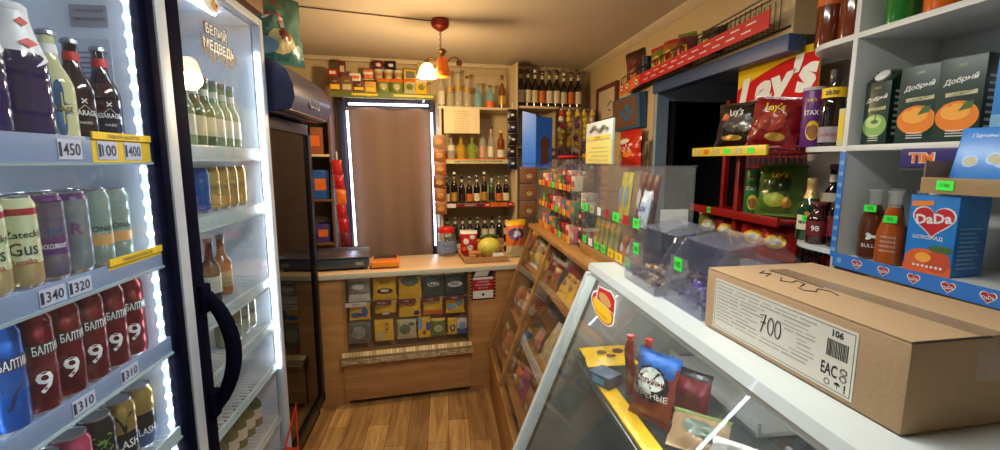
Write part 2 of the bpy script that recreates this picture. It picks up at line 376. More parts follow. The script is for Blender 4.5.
t = MB(); bbox(t, -1.3, 1.005, CEIL-.035, 1.36, 1.05, CEIL, _M['cornice_white'], .006); structure(t, 'trim_3', 'pale cornice along the back wall')

# ================================================================== LIGHT
def area(name, loc, rot, size, power, colr, sy=None):
    l = bpy.data.lights.new(name, 'AREA'); l.energy = power; l.color = colr; l.size = size
    if sy: l.shape = 'RECTANGLE'; l.size_y = sy
    o = bpy.data.objects.new(name, l); o.location = loc; o.rotation_euler = rot; COL.objects.link(o); return o
area('overhead_fill_light', (.16, 1.12, 2.43), (0, 0, 0), .16, 21, (.98, 1, .95), 1.2)  # added overhead fill light, out of view, with a fixture built around it
s = thing('fill_light_fixture', 'added white linear fill light, unseen above the front of the shop', 'light', (.16, 1.12, 2.45)); b = MB(); b.box((.06, .50, 2.455), (.26, 1.74, 2.5), pm('fixture_white', C(226, 226, 222), .4), .006); b.build('fixture_housing', s)
b = MB(); b.box((.075, .515, 2.44), (.245, 1.725, 2.455), emis('fixture_diffuser', (.98, 1, .95), 6)); b.build('diffuser', s)
wd = bpy.data.worlds.new('world'); SC.world = wd; wd.use_nodes = True
wd.node_tree.nodes['Background'].inputs[0].default_value = (.5, .47, .42, 1); wd.node_tree.nodes['Background'].inputs[1].default_value = .05

# ================================================================== LEFT: LIT BEER COOLER
LED = emis('led_cool_white', (.78, .89, 1.), 34); LEDB = emis('led_bead', (.85, .93, 1.), 13); LED2 = emis('led_tube_white', (.84, .93, 1.), 40); LEDS = emis('led_tape', (.66, .80, 1.), 1.6); LEDPLT = pm('grey_blue_led_plate', C(92, 106, 140), .5)
INW = pm('cooler_inside_white', C(206, 216, 228), .4, nz=(3, .03))
BLK = pm('black_door_frame', C(13, 14, 30), .55, spec=.1); BLK.node_tree.nodes['Principled BSDF'].inputs['IOR'].default_value = 1.12; ALUS = pm('brushed_aluminium_trim', C(182, 190, 202), .4, .15)
GLASS = glassy('cooler_door_glass', (.97, .985, 1), .985, .0, (.5, .55, .6), 1.36)
RAIL = pm('price_rail_blue', C(124, 146, 182), .28, nz=(8, .1)); RAILW = pm('rail_clear_grey', C(170, 192, 198), .25, nz=(12, .08))
WIRE = pm('white_wire', C(214, 220, 222), .35)
YSTR = pm('yellow_strip', C(222, 190, 52), .4); TAGL = pm('tag_lilac', C(186, 194, 220), .4)
DIG = pm('tag_digits', C(40, 46, 66), .5)
def xfn(x, flip=1): return lambda yc, zc: (lambda a, b: (x, yc+a*flip, zc+b))    # writing on a plane facing +X
def cooler(name, label, Y0, Y1, top, shelves, left_stile, right_stile, rails, tags, xf, xr, xl, ybars=(), bead=True, edge=0.):
    """xf door front, xr price rails, xl LED strip; edge = width of the aluminium edge strip"""
    r = thing(name, label, 'fridge', (-1.0, (Y0+Y1)/2, 0)); xb = xf-.04; ye = Y1-edge; wl = .085 if edge else .03; yi = Y1-wl
    b = MB(); b.box((-1.37, Y0, 0), (-1.33, Y1, top), INW); b.box((-1.33, Y0, 0), (xb, Y0+.03, top), INW); b.box((-1.33, yi, 0), (xb, Y1, top), INW)
    b.box((-1.33, Y0+.03, top-.05), (xb, yi, top), INW); b.box((-1.33, Y0+.03, 0), (xb, yi, .16), INW); b.build('cabinet_body', r)
    for i, z in enumerate(shelves):
        s = MB(); n = 26
        for k in range(n+1): y = Y0+.045+(yi-Y0-.06)*k/n; s.box((-1.30, y-.0016, z-.006), (xr-.005, y+.0016, z), WIRE)
        for x in (-1.30, -1.05, xr-.008): s.box((x-.003, Y0+.035, z-.012), (x+.003, yi-.004, z-.005), WIRE)
        s.build('wire_shelf', r)
        if rails[i]:
            z0, z1, m = rails[i]; q = MB(); q.box((xr-.004, Y0+.04, z0), (xr+.004, yi-.006, z1), m, .002); q.box((xr-.002, Y0+.04, z0-.004), (xr+.008, yi-.006, z0+.002), RAILW)
            ra = q.build('price_rail', r)
            for yc, t in tags[i]:
                p = MB(); h = (z1-z0)*.72; p.box((xr+.0045, yc-.030, (z0+z1)/2-h/2), (xr+.006, yc+.030, (z0+z1)/2+h/2), TAGL)
                p.text(t, xfn(xr+.0068)(yc+.004, (z0+z1)/2), h*.62, DIG, .044, .01); p.box((xr+.0062, yc-.028, (z0+z1)/2-h*.35), (xr+.0066, yc-.021, (z0+z1)/2+h*.35), DIG); p.build('price_tag', ra)
    for (i, ya, yb, za, zb, txt) in ybars:
        p = MB(); p.box((xr+.0040, ya, za), (xr+.0044, yb, zb), YSTR); p.box((xr+.0040, ya, zb-.016), (xr+.009, yb, zb), YSTR); p.text(txt, xfn(xr+.0095)((ya+yb)/2, zb-.008), .011, DIG, (yb-ya)*.92, .01); p.build('yellow_price_strip', r)
    for yl in (yi-.006, Y0+.036):  # the near-side strip is unseen, added to brighten the cooler inside
        l = MB(); l.box((xl-.006, yl-.005, .7 if not bead else .2), (xl+.003, yl+.005, top-.16), LEDS if bead and yl > Y0+.1 else (LED if bead else LED2))
        if bead and yl > Y0+.1: l.box((xl-.006, yl+.0052, .2), (xf-.037, yl+.0058, top-.1), LEDPLT)  # plate added behind the LEDs to keep their glare off the wall
        if bead and yl > Y0+.1:
            for k in range(44): l.ball((xl+.001, yl-.006, .24+k*.042), (.007, .0105, .012), LEDB, 8, 6)
        l.build('led_strip', r)
    fm = BLK if edge else ALUS
    d = MB(); d.box((xf-.035, Y0+.002, .12), (xf, Y0+left_stile, top-.02), BLK, .004); d.box((xf-.035, ye-right_stile, .12), (xf, ye-.002, top-.02), fm, .004)
    d.box((xf-.035, Y0+left_stile, .12), (xf, ye-right_stile, .16), BLK, .003); d.box((xf-.035, Y0+left_stile, top-.05), (xf, ye-right_stile, top-.02), fm, .003); do = d.build('glass_door', r)
    g = MB(); g.box((xf-.022, Y0+left_stile, .16), (xf-.016, ye-right_stile, top-.05), GLASS); g.build('door_pane', do)
    if edge: e = MB(); e.box((xf-.05, ye+.001, .05), (xf+.003, Y1-.002, top), ALUS, .004); e.build('aluminium_edge', r)
    return r, do
S1 = [1.690, 1.400, 1.135, .880, .62]
XF1, XF2 = -.742, -.757
F1, F1D = cooler('glass_door_cooler', 'tall cooler with beaded LED strip filled with beer cans, nearest on the left', .60, 1.387, 2.25, S1, .05, .035,
    [(1.645, 1.702, RAIL), (1.368, 1.414, RAIL), (1.122, 1.168, RAIL), (.868, .9, RAILW), (.60, .64, RAIL)],
    [[(1.035, '450'), (1.14, '100'), (1.225, '400')], [(.948, '340'), (1.015, '320')], [(.985, '310'), (1.125, '310')], [], []],
    XF1, -.766, -.782, [(0, 1.095, 1.292, 1.647, 1.714, 'ПИВНОЙ НАПИТОК'), (1, 1.10, 1.292, 1.402, 1.427, 'ПИВНОЙ НАПИТОК')], edge=.05)
def side_sheet(x0, y0, x1, y1, m, lines, name, parent):    # a notice on the cooler's inner side wall
    Yw = 1.298; A = at(x0, y0, Y=Yw); B = at(x1, y1, Y=Yw); p = MB(); p.box((A.x, Yw, B.z), (B.x, Yw+.0025, A.z), m)
    for k, (tx, cx, cz, hh, ww, mm) in enumerate(lines):
        q = at(x0+(x1-x0)*cx, y0+(y1-y0)*cz, Y=Yw)
        if tx: p.text(tx, lambda a, b, q=q: (q.x+a, Yw-.0006, q.z+b), hh*(A.z-B.z), mm, ww*(B.x-A.x), .01)
        else: p.box((q.x-ww*(B.x-A.x)/2, Yw-.0006, q.z-hh*(A.z-B.z)/2), (q.x+ww*(B.x-A.x)/2, Yw-.0002, q.z+hh*(A.z-B.z)/2), mm)
    p.build(name, parent)
GREYP = pm('silver_plaque', C(146, 152, 164), .4, .3); LG = pm('notice_sheet', C(186, 196, 212), .6); PG = pm('print_grey', C(116, 124, 146), .6)
side_sheet(68, 4, 108, 27, GREYP, [('ТОЛЬКО ХОЛОДНОЕ', .5, .3, .14, .8, DIG), ('ПИВО И НАПИТКИ', .52, .66, .16, .84, DIG)], 'silver_notice', F1)
side_sheet(64, 38, 120, 130, LG, [('', .13, .05, .05, .22, DIG)]+[('', .5-.03*(k % 3), .16+.055*k, .02, .7-.1*(k % 3), PG) for k in range(9)], 'printed_sheet', F1)

# --- bottles and cans of the first cooler
W2 = pm('shrink_white', C(226, 228, 232), .3); DKB = pm('dark_beer_bottle', C(30, 26, 76), .08, coat=.6, nz=(4, .3)); DIAM = col('diamond_red', 206, 70, 66)
def sleeve_bottle():
    h, r = .255, .046
    b = MB(); b.lathe([(r*.82, 0), (r, .006), (r*1.0, .05), (r*.97, .056), (r*1.0, .062), (r, .115), (r*.97, .12), (r, .125), (r*.93, .16), (r*.5, .225), (r*.46, h)], DKB, 24)
    s = MB(); s.lathe([(r*.97, .148), (r*.86, .175), (r*.66, .205), (r*.54, .235), (r*.52, h-.004), (r*.44, h)], W2, 24)
    # lower edge of the white sleeve dips to one side
    nv = 24
    for i in range(nv):
        s.v[i] = s.v[i]+Vector((0, 0, .022*math.sin(2*PI*i/nv+.6)))
    for z, a in ((.225, .5), (.185, .5)):
        f0 = lambda x, y, z=z, a=a: ((.6*r+(.225-z-y)*.3)*math.cos(-PI/2+a+x/(.6*r)), (.6*r+(.225-z-y)*.3)*math.sin(-PI/2+a+x/(.6*r)), z+y)
        disc(s, lambda x, y: tuple(v*1.06 if i < 2 else v for i, v in enumerate(f0(x, y))), 0, 0, .011, .009, DIAM, 4)
    s.text('BA', lambda x, y: (r*.98*math.cos(-PI/2+.55+x/r), r*.98*math.sin(-PI/2+.55+x/r), .158+y), .012, DIG)
    c = MB(); c.lathe([(r*.5, h-.012), (r*.53, h-.01), (r*.53, h), (r*.4, h+.006), (0, h+.007)], W2, 20)
    return [('glass_body', b, None), ('white_sleeve', s, 0), ('bottle_cap', c, None)]
LEMON = glassy('cloudy_lemon_drink', (.92, .93, .72), .25, .05, C(226, 226, 176)); STARB = col('label_blue', 40, 84, 130); GLY = col('label_yellow', 214, 206, 90)
CAPM = pm('crown_cap', C(150, 154, 164), .3, .8)
def star_label_bottle(glass, bluebase, face):
    def mk():
        h, r = .235, .036; b = MB()
        b.lathe([(r*.84, 0), (r*.98, .004), (r, .012), (r, .105), (r*.98, .12), (r*.82, .14), (r*.5, .165), (r*.38, .195), (r*.36, .222), (r*.4, .224), (r*.38, .23)], glass, 24)
        l = MB(); fn = cyl_fn(r*1.012, .07)
        if bluebase:
            disc(l, fn, 0, 0, .046, .060, bluebase, 48, lambda a: .3+.7*abs(math.cos(2*a))**4); disc(l, cyl_fn(r*1.02, .07), .004, 0, .026, .034, face, 4)
        l.text('GARAGE', cyl_fn(r*1.03, .068), .012, BLACK if bluebase else WHITE, .046, .012)
        if not bluebase:
            l.text('HARD', cyl_fn(r*1.03, .046), .006, WHITE); l.text('×', cyl_fn(r*1.03, .095), .014, WHITE); l.tube([(r*1.02*math.sin(a), -r*1.02*math.cos(a), .056+.03*(1-abs(a)/.8)) for a in [k*.2-.8 for k in range(9)]], .0006, WHITE, 4)
        k = MB(); q = r*.5; k.lathe([(r*.44, .185), (r*.4, .205)], W2 if bluebase else RED, 16, caps=False)
        c = MB(); c.lathe([(r*.41, .222), (r*.47, .224), (r*.43, .232), (r*.3, .235), (0, .235)], CAPM, 18)
        return [('glass_body', b, None), ('star_label' if bluebase else 'printed_label', l, 0), ('neck_label', k, 0), ('bottle_cap', c, None)]
    return mk
DKR = pm('dark_red_drink', C(34, 14, 24), .1, coat=.5, nz=(4, .3))
for i, (px, sc) in enumerate(((-18, 1.), (28, 1.))):
    y = at(px, 140, X=-.835).y
    put('sleeve', sleeve_bottle, 'beer_bottle', 'dark bottle in white sleeve with red diamonds, '+('cut off by the left picture edge' if i == 0 else 'beside the pale lemon bottle'), 'bottle', (-.83, (.936, 1.029)[i], S1[0]), R(40), 'sleeved bottles on the top cooler shelf')
put('lemon', star_label_bottle(LEMON, STARB, GLY), 'lemon_beer_bottle', 'pale cloudy lemon bottle with blue star label on top cooler shelf', 'bottle', (-.835, 1.112, S1[0]), R(50))
put('dkred', star_label_bottle(DKR, None, None), 'dark_beer_bottle', 'dark red bottle with white lettering, directly right of the lemon bottle', 'bottle', (-.845, 1.186, S1[0]), R(58), 'dark red bottles')
put('dkred', None, 'dark_beer_bottle', 'dark red bottle with white lettering, nearest the beaded LED strip', 'bottle', (-.836, 1.2585, S1[0]), R(50), 'dark red bottles')
ZG = pm('can_cream_green', C(206, 214, 172), .25, .2, nz=(10, .1)); ZR = col('can_band_red', 150, 24, 44, .3); ZT = col('can_text_dark', 38, 58, 52)
GP = pm('can_grey_purple', C(112, 108, 128), .25, .5); PU = col('can_purple', 84, 44, 104, .3); TG = pm('can_teal_grey', C(140, 158, 166), .25, .5); BT = pm('can_pale_teal', C(150, 172, 164), .25, .4); OR = col('can_peach', 206, 156, 92, .35)
zat = can(.182, .033, [(.016, .05, pm('can_gold_base', C(186, 164, 112), .25, .4)), (.05, .145, ZG), (.145, .158, ZR), (.158, .182, ZG)], [('Žatecký', .108, .021, ZT, .066, .006), ('Gus', .080, .026, ZT, .044, .002), ('Rusalka', .055, .011, ZR, .04)])
rim = can(.182, .033, [(.016, .055, GP), (.055, .09, PU), (.09, .168, GP), (.168, .182, PU)], [('ROMER', .1, .016, STARB, .05), ('BLACKCURRANT', .073, .010, WHITE, .05)])
tgc = can(.182, .033, [(.016, .165, TG), (.165, .182, PU)], [('R', .1, .026, PU, .03)])
boc = can(.182, .033, [(.016, .05, BT), (.05, .075, OR), (.075, .182, BT)], [('BONA', .09, .013, ZT, .05)])
lst = [('zat', zat, 2, 'cream and green tall can with red band, cut by the left picture edge'), ('zat', zat, 33, 'cream and green tall can with red band, beside the purple and grey can'), ('rim', rim, 58, 'grey tall can with purple band and pale lettering'), ('tgc', tgc, 84, 'grey teal tall can with purple rim and letter R'), ('boc', boc, 108, 'pale teal can with peach band, left one of the pair'), ('boc', boc, 128, 'pale teal can with peach band, right one of the pair')]
for i, (k, m, px, lb) in enumerate(lst):
    y = .912+.0668*i
    put(k, m, 'beer_can', lb, 'can', (-.835, y, S1[1]), R(52), 'cans on second cooler shelf')
    if px > 10: put('backcan', can(.18, .033, [(.016, .15, TG), (.15, .18, PU)]), 'beer_can', 'silver topped can standing behind the '+lb.split(',')[0].split(' with')[0]+{33: ' with red band', 58: ' with lettering', 84: ' with letter R', 108: ', left of pair', 128: ', right of pair'}[px], 'can', (-.925, y+.012, S1[1]), 0, 'cans in the second row')
BRED = pm('can_red_metal', C(122, 18, 26), .22, .55, nz=(10, .12)); BBLUE = pm('can_blue_metal', C(30, 96, 186), .22, .5, nz=(10, .12)); NAV = col('can_text_navy', 24, 30, 70)
b9 = can(.212, .0346, [(.016, .125, BRED), (.125, .15, BLACK), (.15, .212, BRED)], [('БАЛТИКА', .1375, .019, WHITE, .062, .010), ('9', .07, .046, WHITE, .05, -.008)], 28)
b7 = can(.212, .0346, [(.016, .125, BBLUE), (.125, .15, NAV), (.15, .212, BBLUE)], [('БАЛТИКА', .1375, .019, WHITE, .062, .010), ('7', .07, .046, NAV, .05, -.004)], 28)
YR = [.912]
put('b7', b7, 'beer_can', 'big blue can with number 7, only blue one on the red can shelf', 'can', (-.84, YR[0], S1[2]), R(70), 'large cans on third shelf')
WHERE = ['right beside the blue can', 'second after the blue can', 'third after the blue can', 'fourth after the blue can', 'nearest the LED strip']
for i in range(5):
    y = YR[0]+.0705*(i+1)
    put('b9', b9, 'beer_can', 'big dark red can with number 9, '+WHERE[i], 'can', (-.84, y, S1[2]), R(72-3*i), 'large cans on third shelf')
    put('b9', b9, 'beer_can', 'dark red can behind the number 9 can that is '+WHERE[i], 'can', (-.945, y, S1[2]), R(60), 'large red cans in the second row')
GRN = pm('can_green', C(112, 170, 66), .25, .4); PNK = pm('can_pink', C(190, 72, 110), .25, .4); GLD = pm('can_gold', C(176, 150, 84), .25, .6); DKG = pm('can_dark', C(24, 28, 30), .25, .4)
fl = [('greenc', can(.172, .036, [(.016, .172, GRN)], [('FLASH', .09, .018, WHITE, .05)]), 54, 436, 'bright green can, first on the fourth cooler shelf'), ('pinkc', can(.172, .036, [(.016, .06, W2), (.06, .172, PNK)], [('FLASH', .05, .016, RED, .05)]), 80, 424, 'pink can with pale foot between green and dark cans'),
    ('darkc', can(.172, .036, [(.016, .172, DKG)], [('FLASH', .06, .022, WHITE, .06), ('×', .11, .05, GRN, .05)]), 106, 405, 'dark can with green cross on the fourth cooler shelf'), ('goldc', can(.172, .036, [(.016, .09, DKG), (.09, .172, GLD)], [('FLASH', .06, .022, WHITE, .06), ('V', .115, .05, DKG, .05)]), 131, 386, 'gold and black can with V mark, fourth cooler shelf'),
    ('goldd', can(.172, .036, [(.016, .05, STARB), (.05, .1, DKG), (.1, .172, GLD)], [('FLASH', .05, .02, WHITE, .05)]), 149, 374, 'gold can with blue foot touching the LED strip, fourth shelf')]
for i, (k, m, px, py, lb) in enumerate(fl):
    put(k, m, 'energy_drink_can', lb, 'can', (-.835, .955+.0735*i, S1[3]), R(52), 'cans on fourth cooler shelf')
for i in range(3):
    put('lowcan', can(.172, .033, [(.016, .12, STARB), (.12, .172, W2)]), 'beer_can', 'blue and white can on the lowest visible cooler shelf, '+['furthest from the LEDs', 'middle one', 'beside the LEDs'][i], 'can', (-.835, 1.06+.07*i, S1[4]), R(45), 'cans on lowest cooler shelf')

# ================================================================== SECOND COOLER
S2 = [1.703, 1.470, 1.137, .932, .722, .468]
F2, F2D = cooler('glass_door_cooler', 'second cooler with large curved black handle and white bear lettering on glass', 1.392, 2.122, 2.26, S2, .092, .035,
    [(1.653, 1.70, RAILW), (1.424, 1.47, RAILW), (1.094, 1.134, RAILW), (.898, .926, RAILW), (.702, .72, RAILW), (.45, .467, RAILW)], [[], [], [], [], [], []], XF2, -.788, -.776, bead=False)
h = MB(); pts = []
for k in range(13):
    t = k/12; z = 1.235-.37*t; x = XF2+.012+.062*math.sin(PI*t)**.75; pts.append((x, 1.462+.012*math.sin(PI*t), z))
h.tube(pts, [.02+.004*math.sin(PI*k/12) for k in range(13)], BLK, 10); h.box((XF2-.003, 1.435, 1.18), (XF2+.018, 1.485, 1.27), BLK, .006); h.box((XF2-.003, 1.435, .83), (XF2+.018, 1.485, .92), BLK, .006); h.build('door_handle', F2D)
g = MB(); GRY = pm('door_lettering_grey', C(34, 30, 30), .5); XG = XF2-.0145
q = at(217, 42, X=XG); yy, zz = q.y, q.z
for k, tx in enumerate(('БЕЛЫЙ', 'МЕДВЕДЬ')):
    g.text(tx, lambda x, y, k=k: (XG, yy+.015*k+x, zz+.034-.058*k+y), .050, GRY, .20+.06*k, .06); g.text(tx, lambda x, y, k=k: (XG+.0008, yy+.015*k+x, zz+.034-.058*k+y), .040, WHITE, .185+.06*k, .012)
for k in range(8): g.box((XG, yy-.10+k*.03, zz-.062-.008*(k % 3)), (XG+.0004, yy-.084+k*.03, zz-.04), GRY)
g.build('door_lettering', F2D)
g = MB(); BW = pm('bear_white', C(228, 226, 220), .5); gy, gz = yy-.02, zz+.125
fb = lambda e, ox=0, oz=0: (lambda a, b: (XG+e, gy+ox+a, gz+oz+b))
disc(g, fb(0), 0, 0, .055, .034, BW, 16); disc(g, fb(.0003, -.025, .026), 0, 0, .013, .013, BW, 10); disc(g, fb(.0004, .02, -.006), 0, 0, .024, .015, OR, 12); disc(g, fb(.0007, .02, .012), 0, 0, .005, .005, BLACK, 8); disc(g, fb(.0008, .038, -.002), 0, 0, .008, .006, BLACK, 8)
g.build('bear_sticker', F2D)
g = MB(); tq = [at(x, y, X=XF2+.001) for x, y in ((283, 452), (296, 402), (299, 452))]
cen = sum(tq, Vector())/3; inn = [cen+(q-cen)*.72 for q in tq]
for i in range(3):
    j = (i+1) % 3; g.slab(tq[i], tq[j], inn[j], inn[i], (.0015, 0, 0), RED)
g.build('red_warning_triangle', F2D)
g = MB(); g.box((-1.35, 1.396, 2.262), (XF2+.01, 2.118, 2.34), pm('brown_cooler_top', C(112, 74, 44), .5), .006); g.build('top_panel', F2)
g = MB(); g.box((-.86, 1.62, 2.196), (-.85, 1.92, 2.204), LED); g.build('header_lamp', F2)
GRB = pm('green_beer_bottle', C(58, 92, 52), .08, coat=.7, nz=(3, .25)); FOIL = pm('pale_foil', C(206, 206, 190), .35, .3); PALEG = pm('pale_green_bottle', C(120, 146, 110), .1, coat=.6, nz=(3, .2)); AMB = pm('amber_bottle', C(146, 86, 30), .08, coat=.7, nz=(3, .25))
gb = bottle(.245, .031, GRB, pm('beer_label_cream', C(196, 190, 150), .5), CAPM, .36, .4, (.14, .42), nlab=FOIL); pb = bottle(.245, .031, PALEG, FOIL, CAPM, .36, .4, (.14, .42), nlab=FOIL)
for i, (px, k, m, lb) in enumerate(((189, 'pb', pb, 'pale green beer bottle behind the black door frame, top of second cooler'), (203, 'gb', gb, 'green beer bottle, tall one left of centre, second cooler'), (218, 'gb', gb, 'green beer bottle right of centre on top shelf, second cooler'), (232, 'pb', pb, 'pale green beer bottle third from the LED strip, second cooler'), (242, 'pb', pb, 'pale green beer bottle second from the LED strip, second cooler'), (251, 'pb', pb, 'pale green beer bottle touching the LED strip, second cooler'))):
    put(k, m, 'beer_bottle', lb, 'bottle', (-.865, 1.70+.069*i-.03, S2[0]), R(45), 'bottles on top shelf of second cooler')
    if i < 5: put(k, m, 'beer_bottle', 'back row green bottle behind the '+['leftmost', 'second', 'third', 'fourth', 'fifth'][i]+' front bottle, second cooler', 'bottle', (-.95, 1.715+.069*i-.03, S2[0]), R(45), 'back row bottles of second cooler')
GC = pm('gold_can', C(206, 178, 104), .24, .6, nz=(8, .1))
gc = can(.16, .033, [(.016, .16, GC)], [('GOLD', .085, .014, DIG, .05)])
for i in range(5):
    y = 1.665+.074*i
    put('goldcan' if i else 'bluecan', gc if i else can(.16, .033, [(.016, .16, BBLUE)]), 'beer_can', 'blue can half hidden by the black door frame, second cooler' if i == 0 else 'gold can on second cooler shelf, '+['', 'next to the blue can', 'second from the blue can', 'second from the LED strip', 'beside the LED strip'][i], 'can', (-.85, y+.02, S2[1]), R(50), 'cans in the second cooler')
for i, (px, m, k, lb) in enumerate(((212, DKG, 'clearb', 'dark glass bottle with white label, alone left of the amber one'), (224, AMB, 'amberb', 'amber bottle with bare shoulder in second cooler'))):
    put(k, bottle(.235, .033, m, FOIL if i == 0 else pm('amber_label', C(150, 132, 92), .5), CAPM, .34, .38, (.14, .4)), 'beer_bottle', lb, 'bottle', (-.86, at(px, 290, X=-.86).y, S2[2]), R(45), 'bottles on third shelf of second cooler')
oc = can(.15, .033, [(.016, .15, pm('can_ash', C(146, 158, 132), .25, .4))], [('С', .09, .03, DIG, .04)]); ob = can(.15, .033, [(.016, .15, pm('can_pearl', C(182, 186, 172), .25, .4))], [('OBEMET', .075, .016, DIG, .05)])
for i, px in enumerate((226, 239, 249, 257)):
    put('oc' if i < 2 else 'ob', oc if i < 2 else ob, 'drink_can', ['pale can behind the handle, fourth shelf of second cooler', 'pale can with letter C, fourth shelf of second cooler', 'pearl can with upright lettering, fourth shelf of second cooler', 'pearl can nearest the LEDs, fourth shelf of second cooler'][i], 'can', (-.86, 1.79+.073*i, S2[3]), R(50), 'cans on fourth shelf of second cooler')
for i in range(5):
    put('lowb', bottle(.19, .032, [GRB, AMB, DKG, AMB, GRB][0], FOIL, CAPM, .34, .4, (.2, .45)), 'beer_bottle', 'short dark green bottle on lowest shelf of second cooler, '+['leftmost', 'second', 'middle', 'fourth', 'beside the frame'][i], 'bottle', (-.87, 1.70+.078*i, S2[5]), R(45), 'bottles on lowest shelf of second cooler')

# ================================================================== THIRD COOLER, BLACK
BLK2 = pm('black_cooler_steel', C(22, 22, 26), .35, .3); CAN3 = pm('canopy_navy', C(42, 46, 78), .3, .2); SMOKE = glassy('smoked_glass', (.22, .21, .22), .95, .02, (.05, .05, .06), 1.4)
r3 = thing('black_display_cooler', 'black cooler with smoked glass door and rounded dark canopy', 'fridge', (-1.05, 2.52, 0))
b = MB(); X3 = -.80; Y0, Y1 = 2.14, 2.89
b.box((-1.38, Y0, 0), (-1.34, Y1, 1.98), BLK2); b.box((-1.34, Y0, 0), (X3-.04, Y0+.03, 1.98), BLK2); b.box((-1.34, Y1-.03, 0), (X3-.04, Y1, 1.98), BLK2); b.box((-1.34, Y0, 1.94), (X3-.04, Y1, 1.98), BLK2); b.box((-1.34, Y0, 0), (X3-.04, Y1, .14), BLK2); b.build('cabinet_body', r3)
d = MB(); d.box((X3-.035, Y0, .10), (X3, Y0+.055, 1.86), BLK2, .005); d.box((X3-.035, Y1-.055, .10), (X3, Y1, 1.86), BLK2, .005); d.box((X3-.035, Y0, .10), (X3, Y1, .16), BLK2, .005); d.box((X3-.035, Y0, 1.80), (X3, Y1, 1.86), BLK2, .005); d3 = d.build('glass_door', r3)
g = MB(); g.box((X3-.022, Y0+.055, .16), (X3-.016, Y1-.055, 1.80), SMOKE); g.build('door_pane', d3)
cp = MB(); prof = [(-1.0, 1.875), (-.72, 1.868), (-.675, 1.882), (-.655, 1.93), (-.66, 1.99), (-.685, 2.05), (-.735, 2.09), (-.82, 2.112), (-1.0, 2.12)]
cp.prism(prof, CAN3, 'y', Y0+.02, 2.80); cpo = cp.build('canopy', r3, ang=50)
l = MB(); l.prism([(x, z) for x, z in ((-.74, 1.872), (-.68, 1.884), (-.678, 1.878), (-.74, 1.866))], pm('canopy_lip', C(190, 178, 160), .3, .8), 'y', Y0+.02, 2.80); l.build('metal_lip', cpo)
l = MB(); lm = pm('canopy_letters', C(92, 92, 112), .3, .6)
l.text('USU', lambda x, y: (-.654+.006*abs(y)/.05-max(0, y)*.35, 2.47+x, 1.945+y), .075, lm, .3, .02); l.build('raised_letters', cpo)
for z in (.62, 1.0, 1.38):
    s = MB()
    for k in range(20): s.box((-1.3, Y0+.05+k*.037, z-.005), (-.86, Y0+.054+k*.037, z), WIRE)
    s.box((-.865, Y0+.04, z-.02), (-.858, Y1-.04, z+.015), RAILW); s.build('wire_shelf', r3)
brn = [pm('brown_bottle_'+str(i), c_, .3, nz=(5, .2)) for i, c_ in enumerate((C(110, 66, 36), C(70, 40, 30), C(140, 96, 60)))]
for q, z in enumerate((1.0, 1.38)):
    for i in range(6):
        put('f3b'+str(i % 3), bottle(.25, .04, brn[i % 3], FOIL, BLACK, .3, .4, (.2, .5)), 'drink_bottle', 'brown bottle behind smoked glass, '+['middle', 'upper'][q]+' shelf, '+nth(i, 6), 'bottle', (-.93, Y0+.10+i*.108, z), R(45), 'bottles behind smoked glass')
# ================================================================== THE BAR AT THE BACK
FB = Matrix.Translation(BO) @ Matrix.Rotation(BANG, 4, 'Z')
def BB(): b = MB(); b.x = FB; return b
def bthing(name, label, cat, u, v, z, group=None): return thing(name, label, cat, bw(u, v, z), BANG, group)
def bput(key, mk, name, label, cat, u, v, z, rz=0., group=None, sc=1, rx=0., ry=0.): return put(key, mk, name, label, cat, bw(u, v, z), BANG+rz, group, sc, rx, ry)
mosaic = bpy.data.materials.new('mosaic_ledge'); mosaic.use_nodes = True; _nt = mosaic.node_tree; _b = _nt.nodes['Principled BSDF']; _b.inputs['Roughness'].default_value = .35
_tc = _nt.nodes.new('ShaderNodeTexCoord'); _br = _nt.nodes.new('ShaderNodeTexBrick'); _br.inputs['Scale'].default_value = 1; _br.inputs['Brick Width'].default_value = .022; _br.inputs['Row Height'].default_value = .011; _br.inputs['Mortar Size'].default_value = .0012
_br.inputs['Color1'].default_value = C(150, 124, 84)+(1,); _br.inputs['Color2'].default_value = C(206, 184, 140)+(1,); _br.inputs['Mortar'].default_value = C(90, 70, 46)+(1,)
_mp = _nt.nodes.new('ShaderNodeMapping'); _mp.inputs['Rotation'].default_value = (R(60), 0, 0); _nt.links.new(_tc.outputs['Object'], _mp.inputs[0]); _nt.links.new(_mp.outputs[0], _br.inputs['Vector']); _nt.links.new(_br.outputs[0], _b.inputs['Base Color'])
DARKW = pm('shadow_gap_brown', C(60, 40, 26), .7); STEEL = pm('dull_steel', C(150, 152, 156), .3, .9)
bar = bthing('shop_counter', 'beech counter at the back with a packed display window', 'counter', -.2, .25, 0)
b = BB(); b.box((-.985, -.02, .888), (.60, .48, .92), BEECHH, .006); b.build('countertop', bar)
b = BB(); b.box((-.985, -.026, .887), (.60, -.0205, .921), col('edge_band_pale', 206, 204, 180, .35), .002); b.build('pale_edge_band', bar)
b = BB(); b.box((-.97, 0, .0), (-.672, .03, .888), BEECH, .002); b.build('front_panel', bar)
b = BB(); b.box((.158, 0, 0), (.56, .03, .888), BEECH, .002); b.build('front_panel', bar)
b = BB(); b.box((-.70, -.016, .035), (.165, 0, .335), BEECH, .003); b.build('lower_panel', bar)
b = BB(); b.box((-.97, .44, 0), (.58, .47, .888), BEECH); b.box((-.97, .03, 0), (-.95, .44, .888), BEECH); b.build('rear_panel', bar)
b = BB(); b.box((-.70, .26, .34), (.18, .28, .888), BEECH); b.box((-.70, .0, .335), (.18, .26, .352), BEECH); b.box((-.69, .0, .352), (-.67, .26, .888), BEECH); b.box((.156, .0, .352), (.176, .26, .888), BEECH); b.build('display_recess', bar)
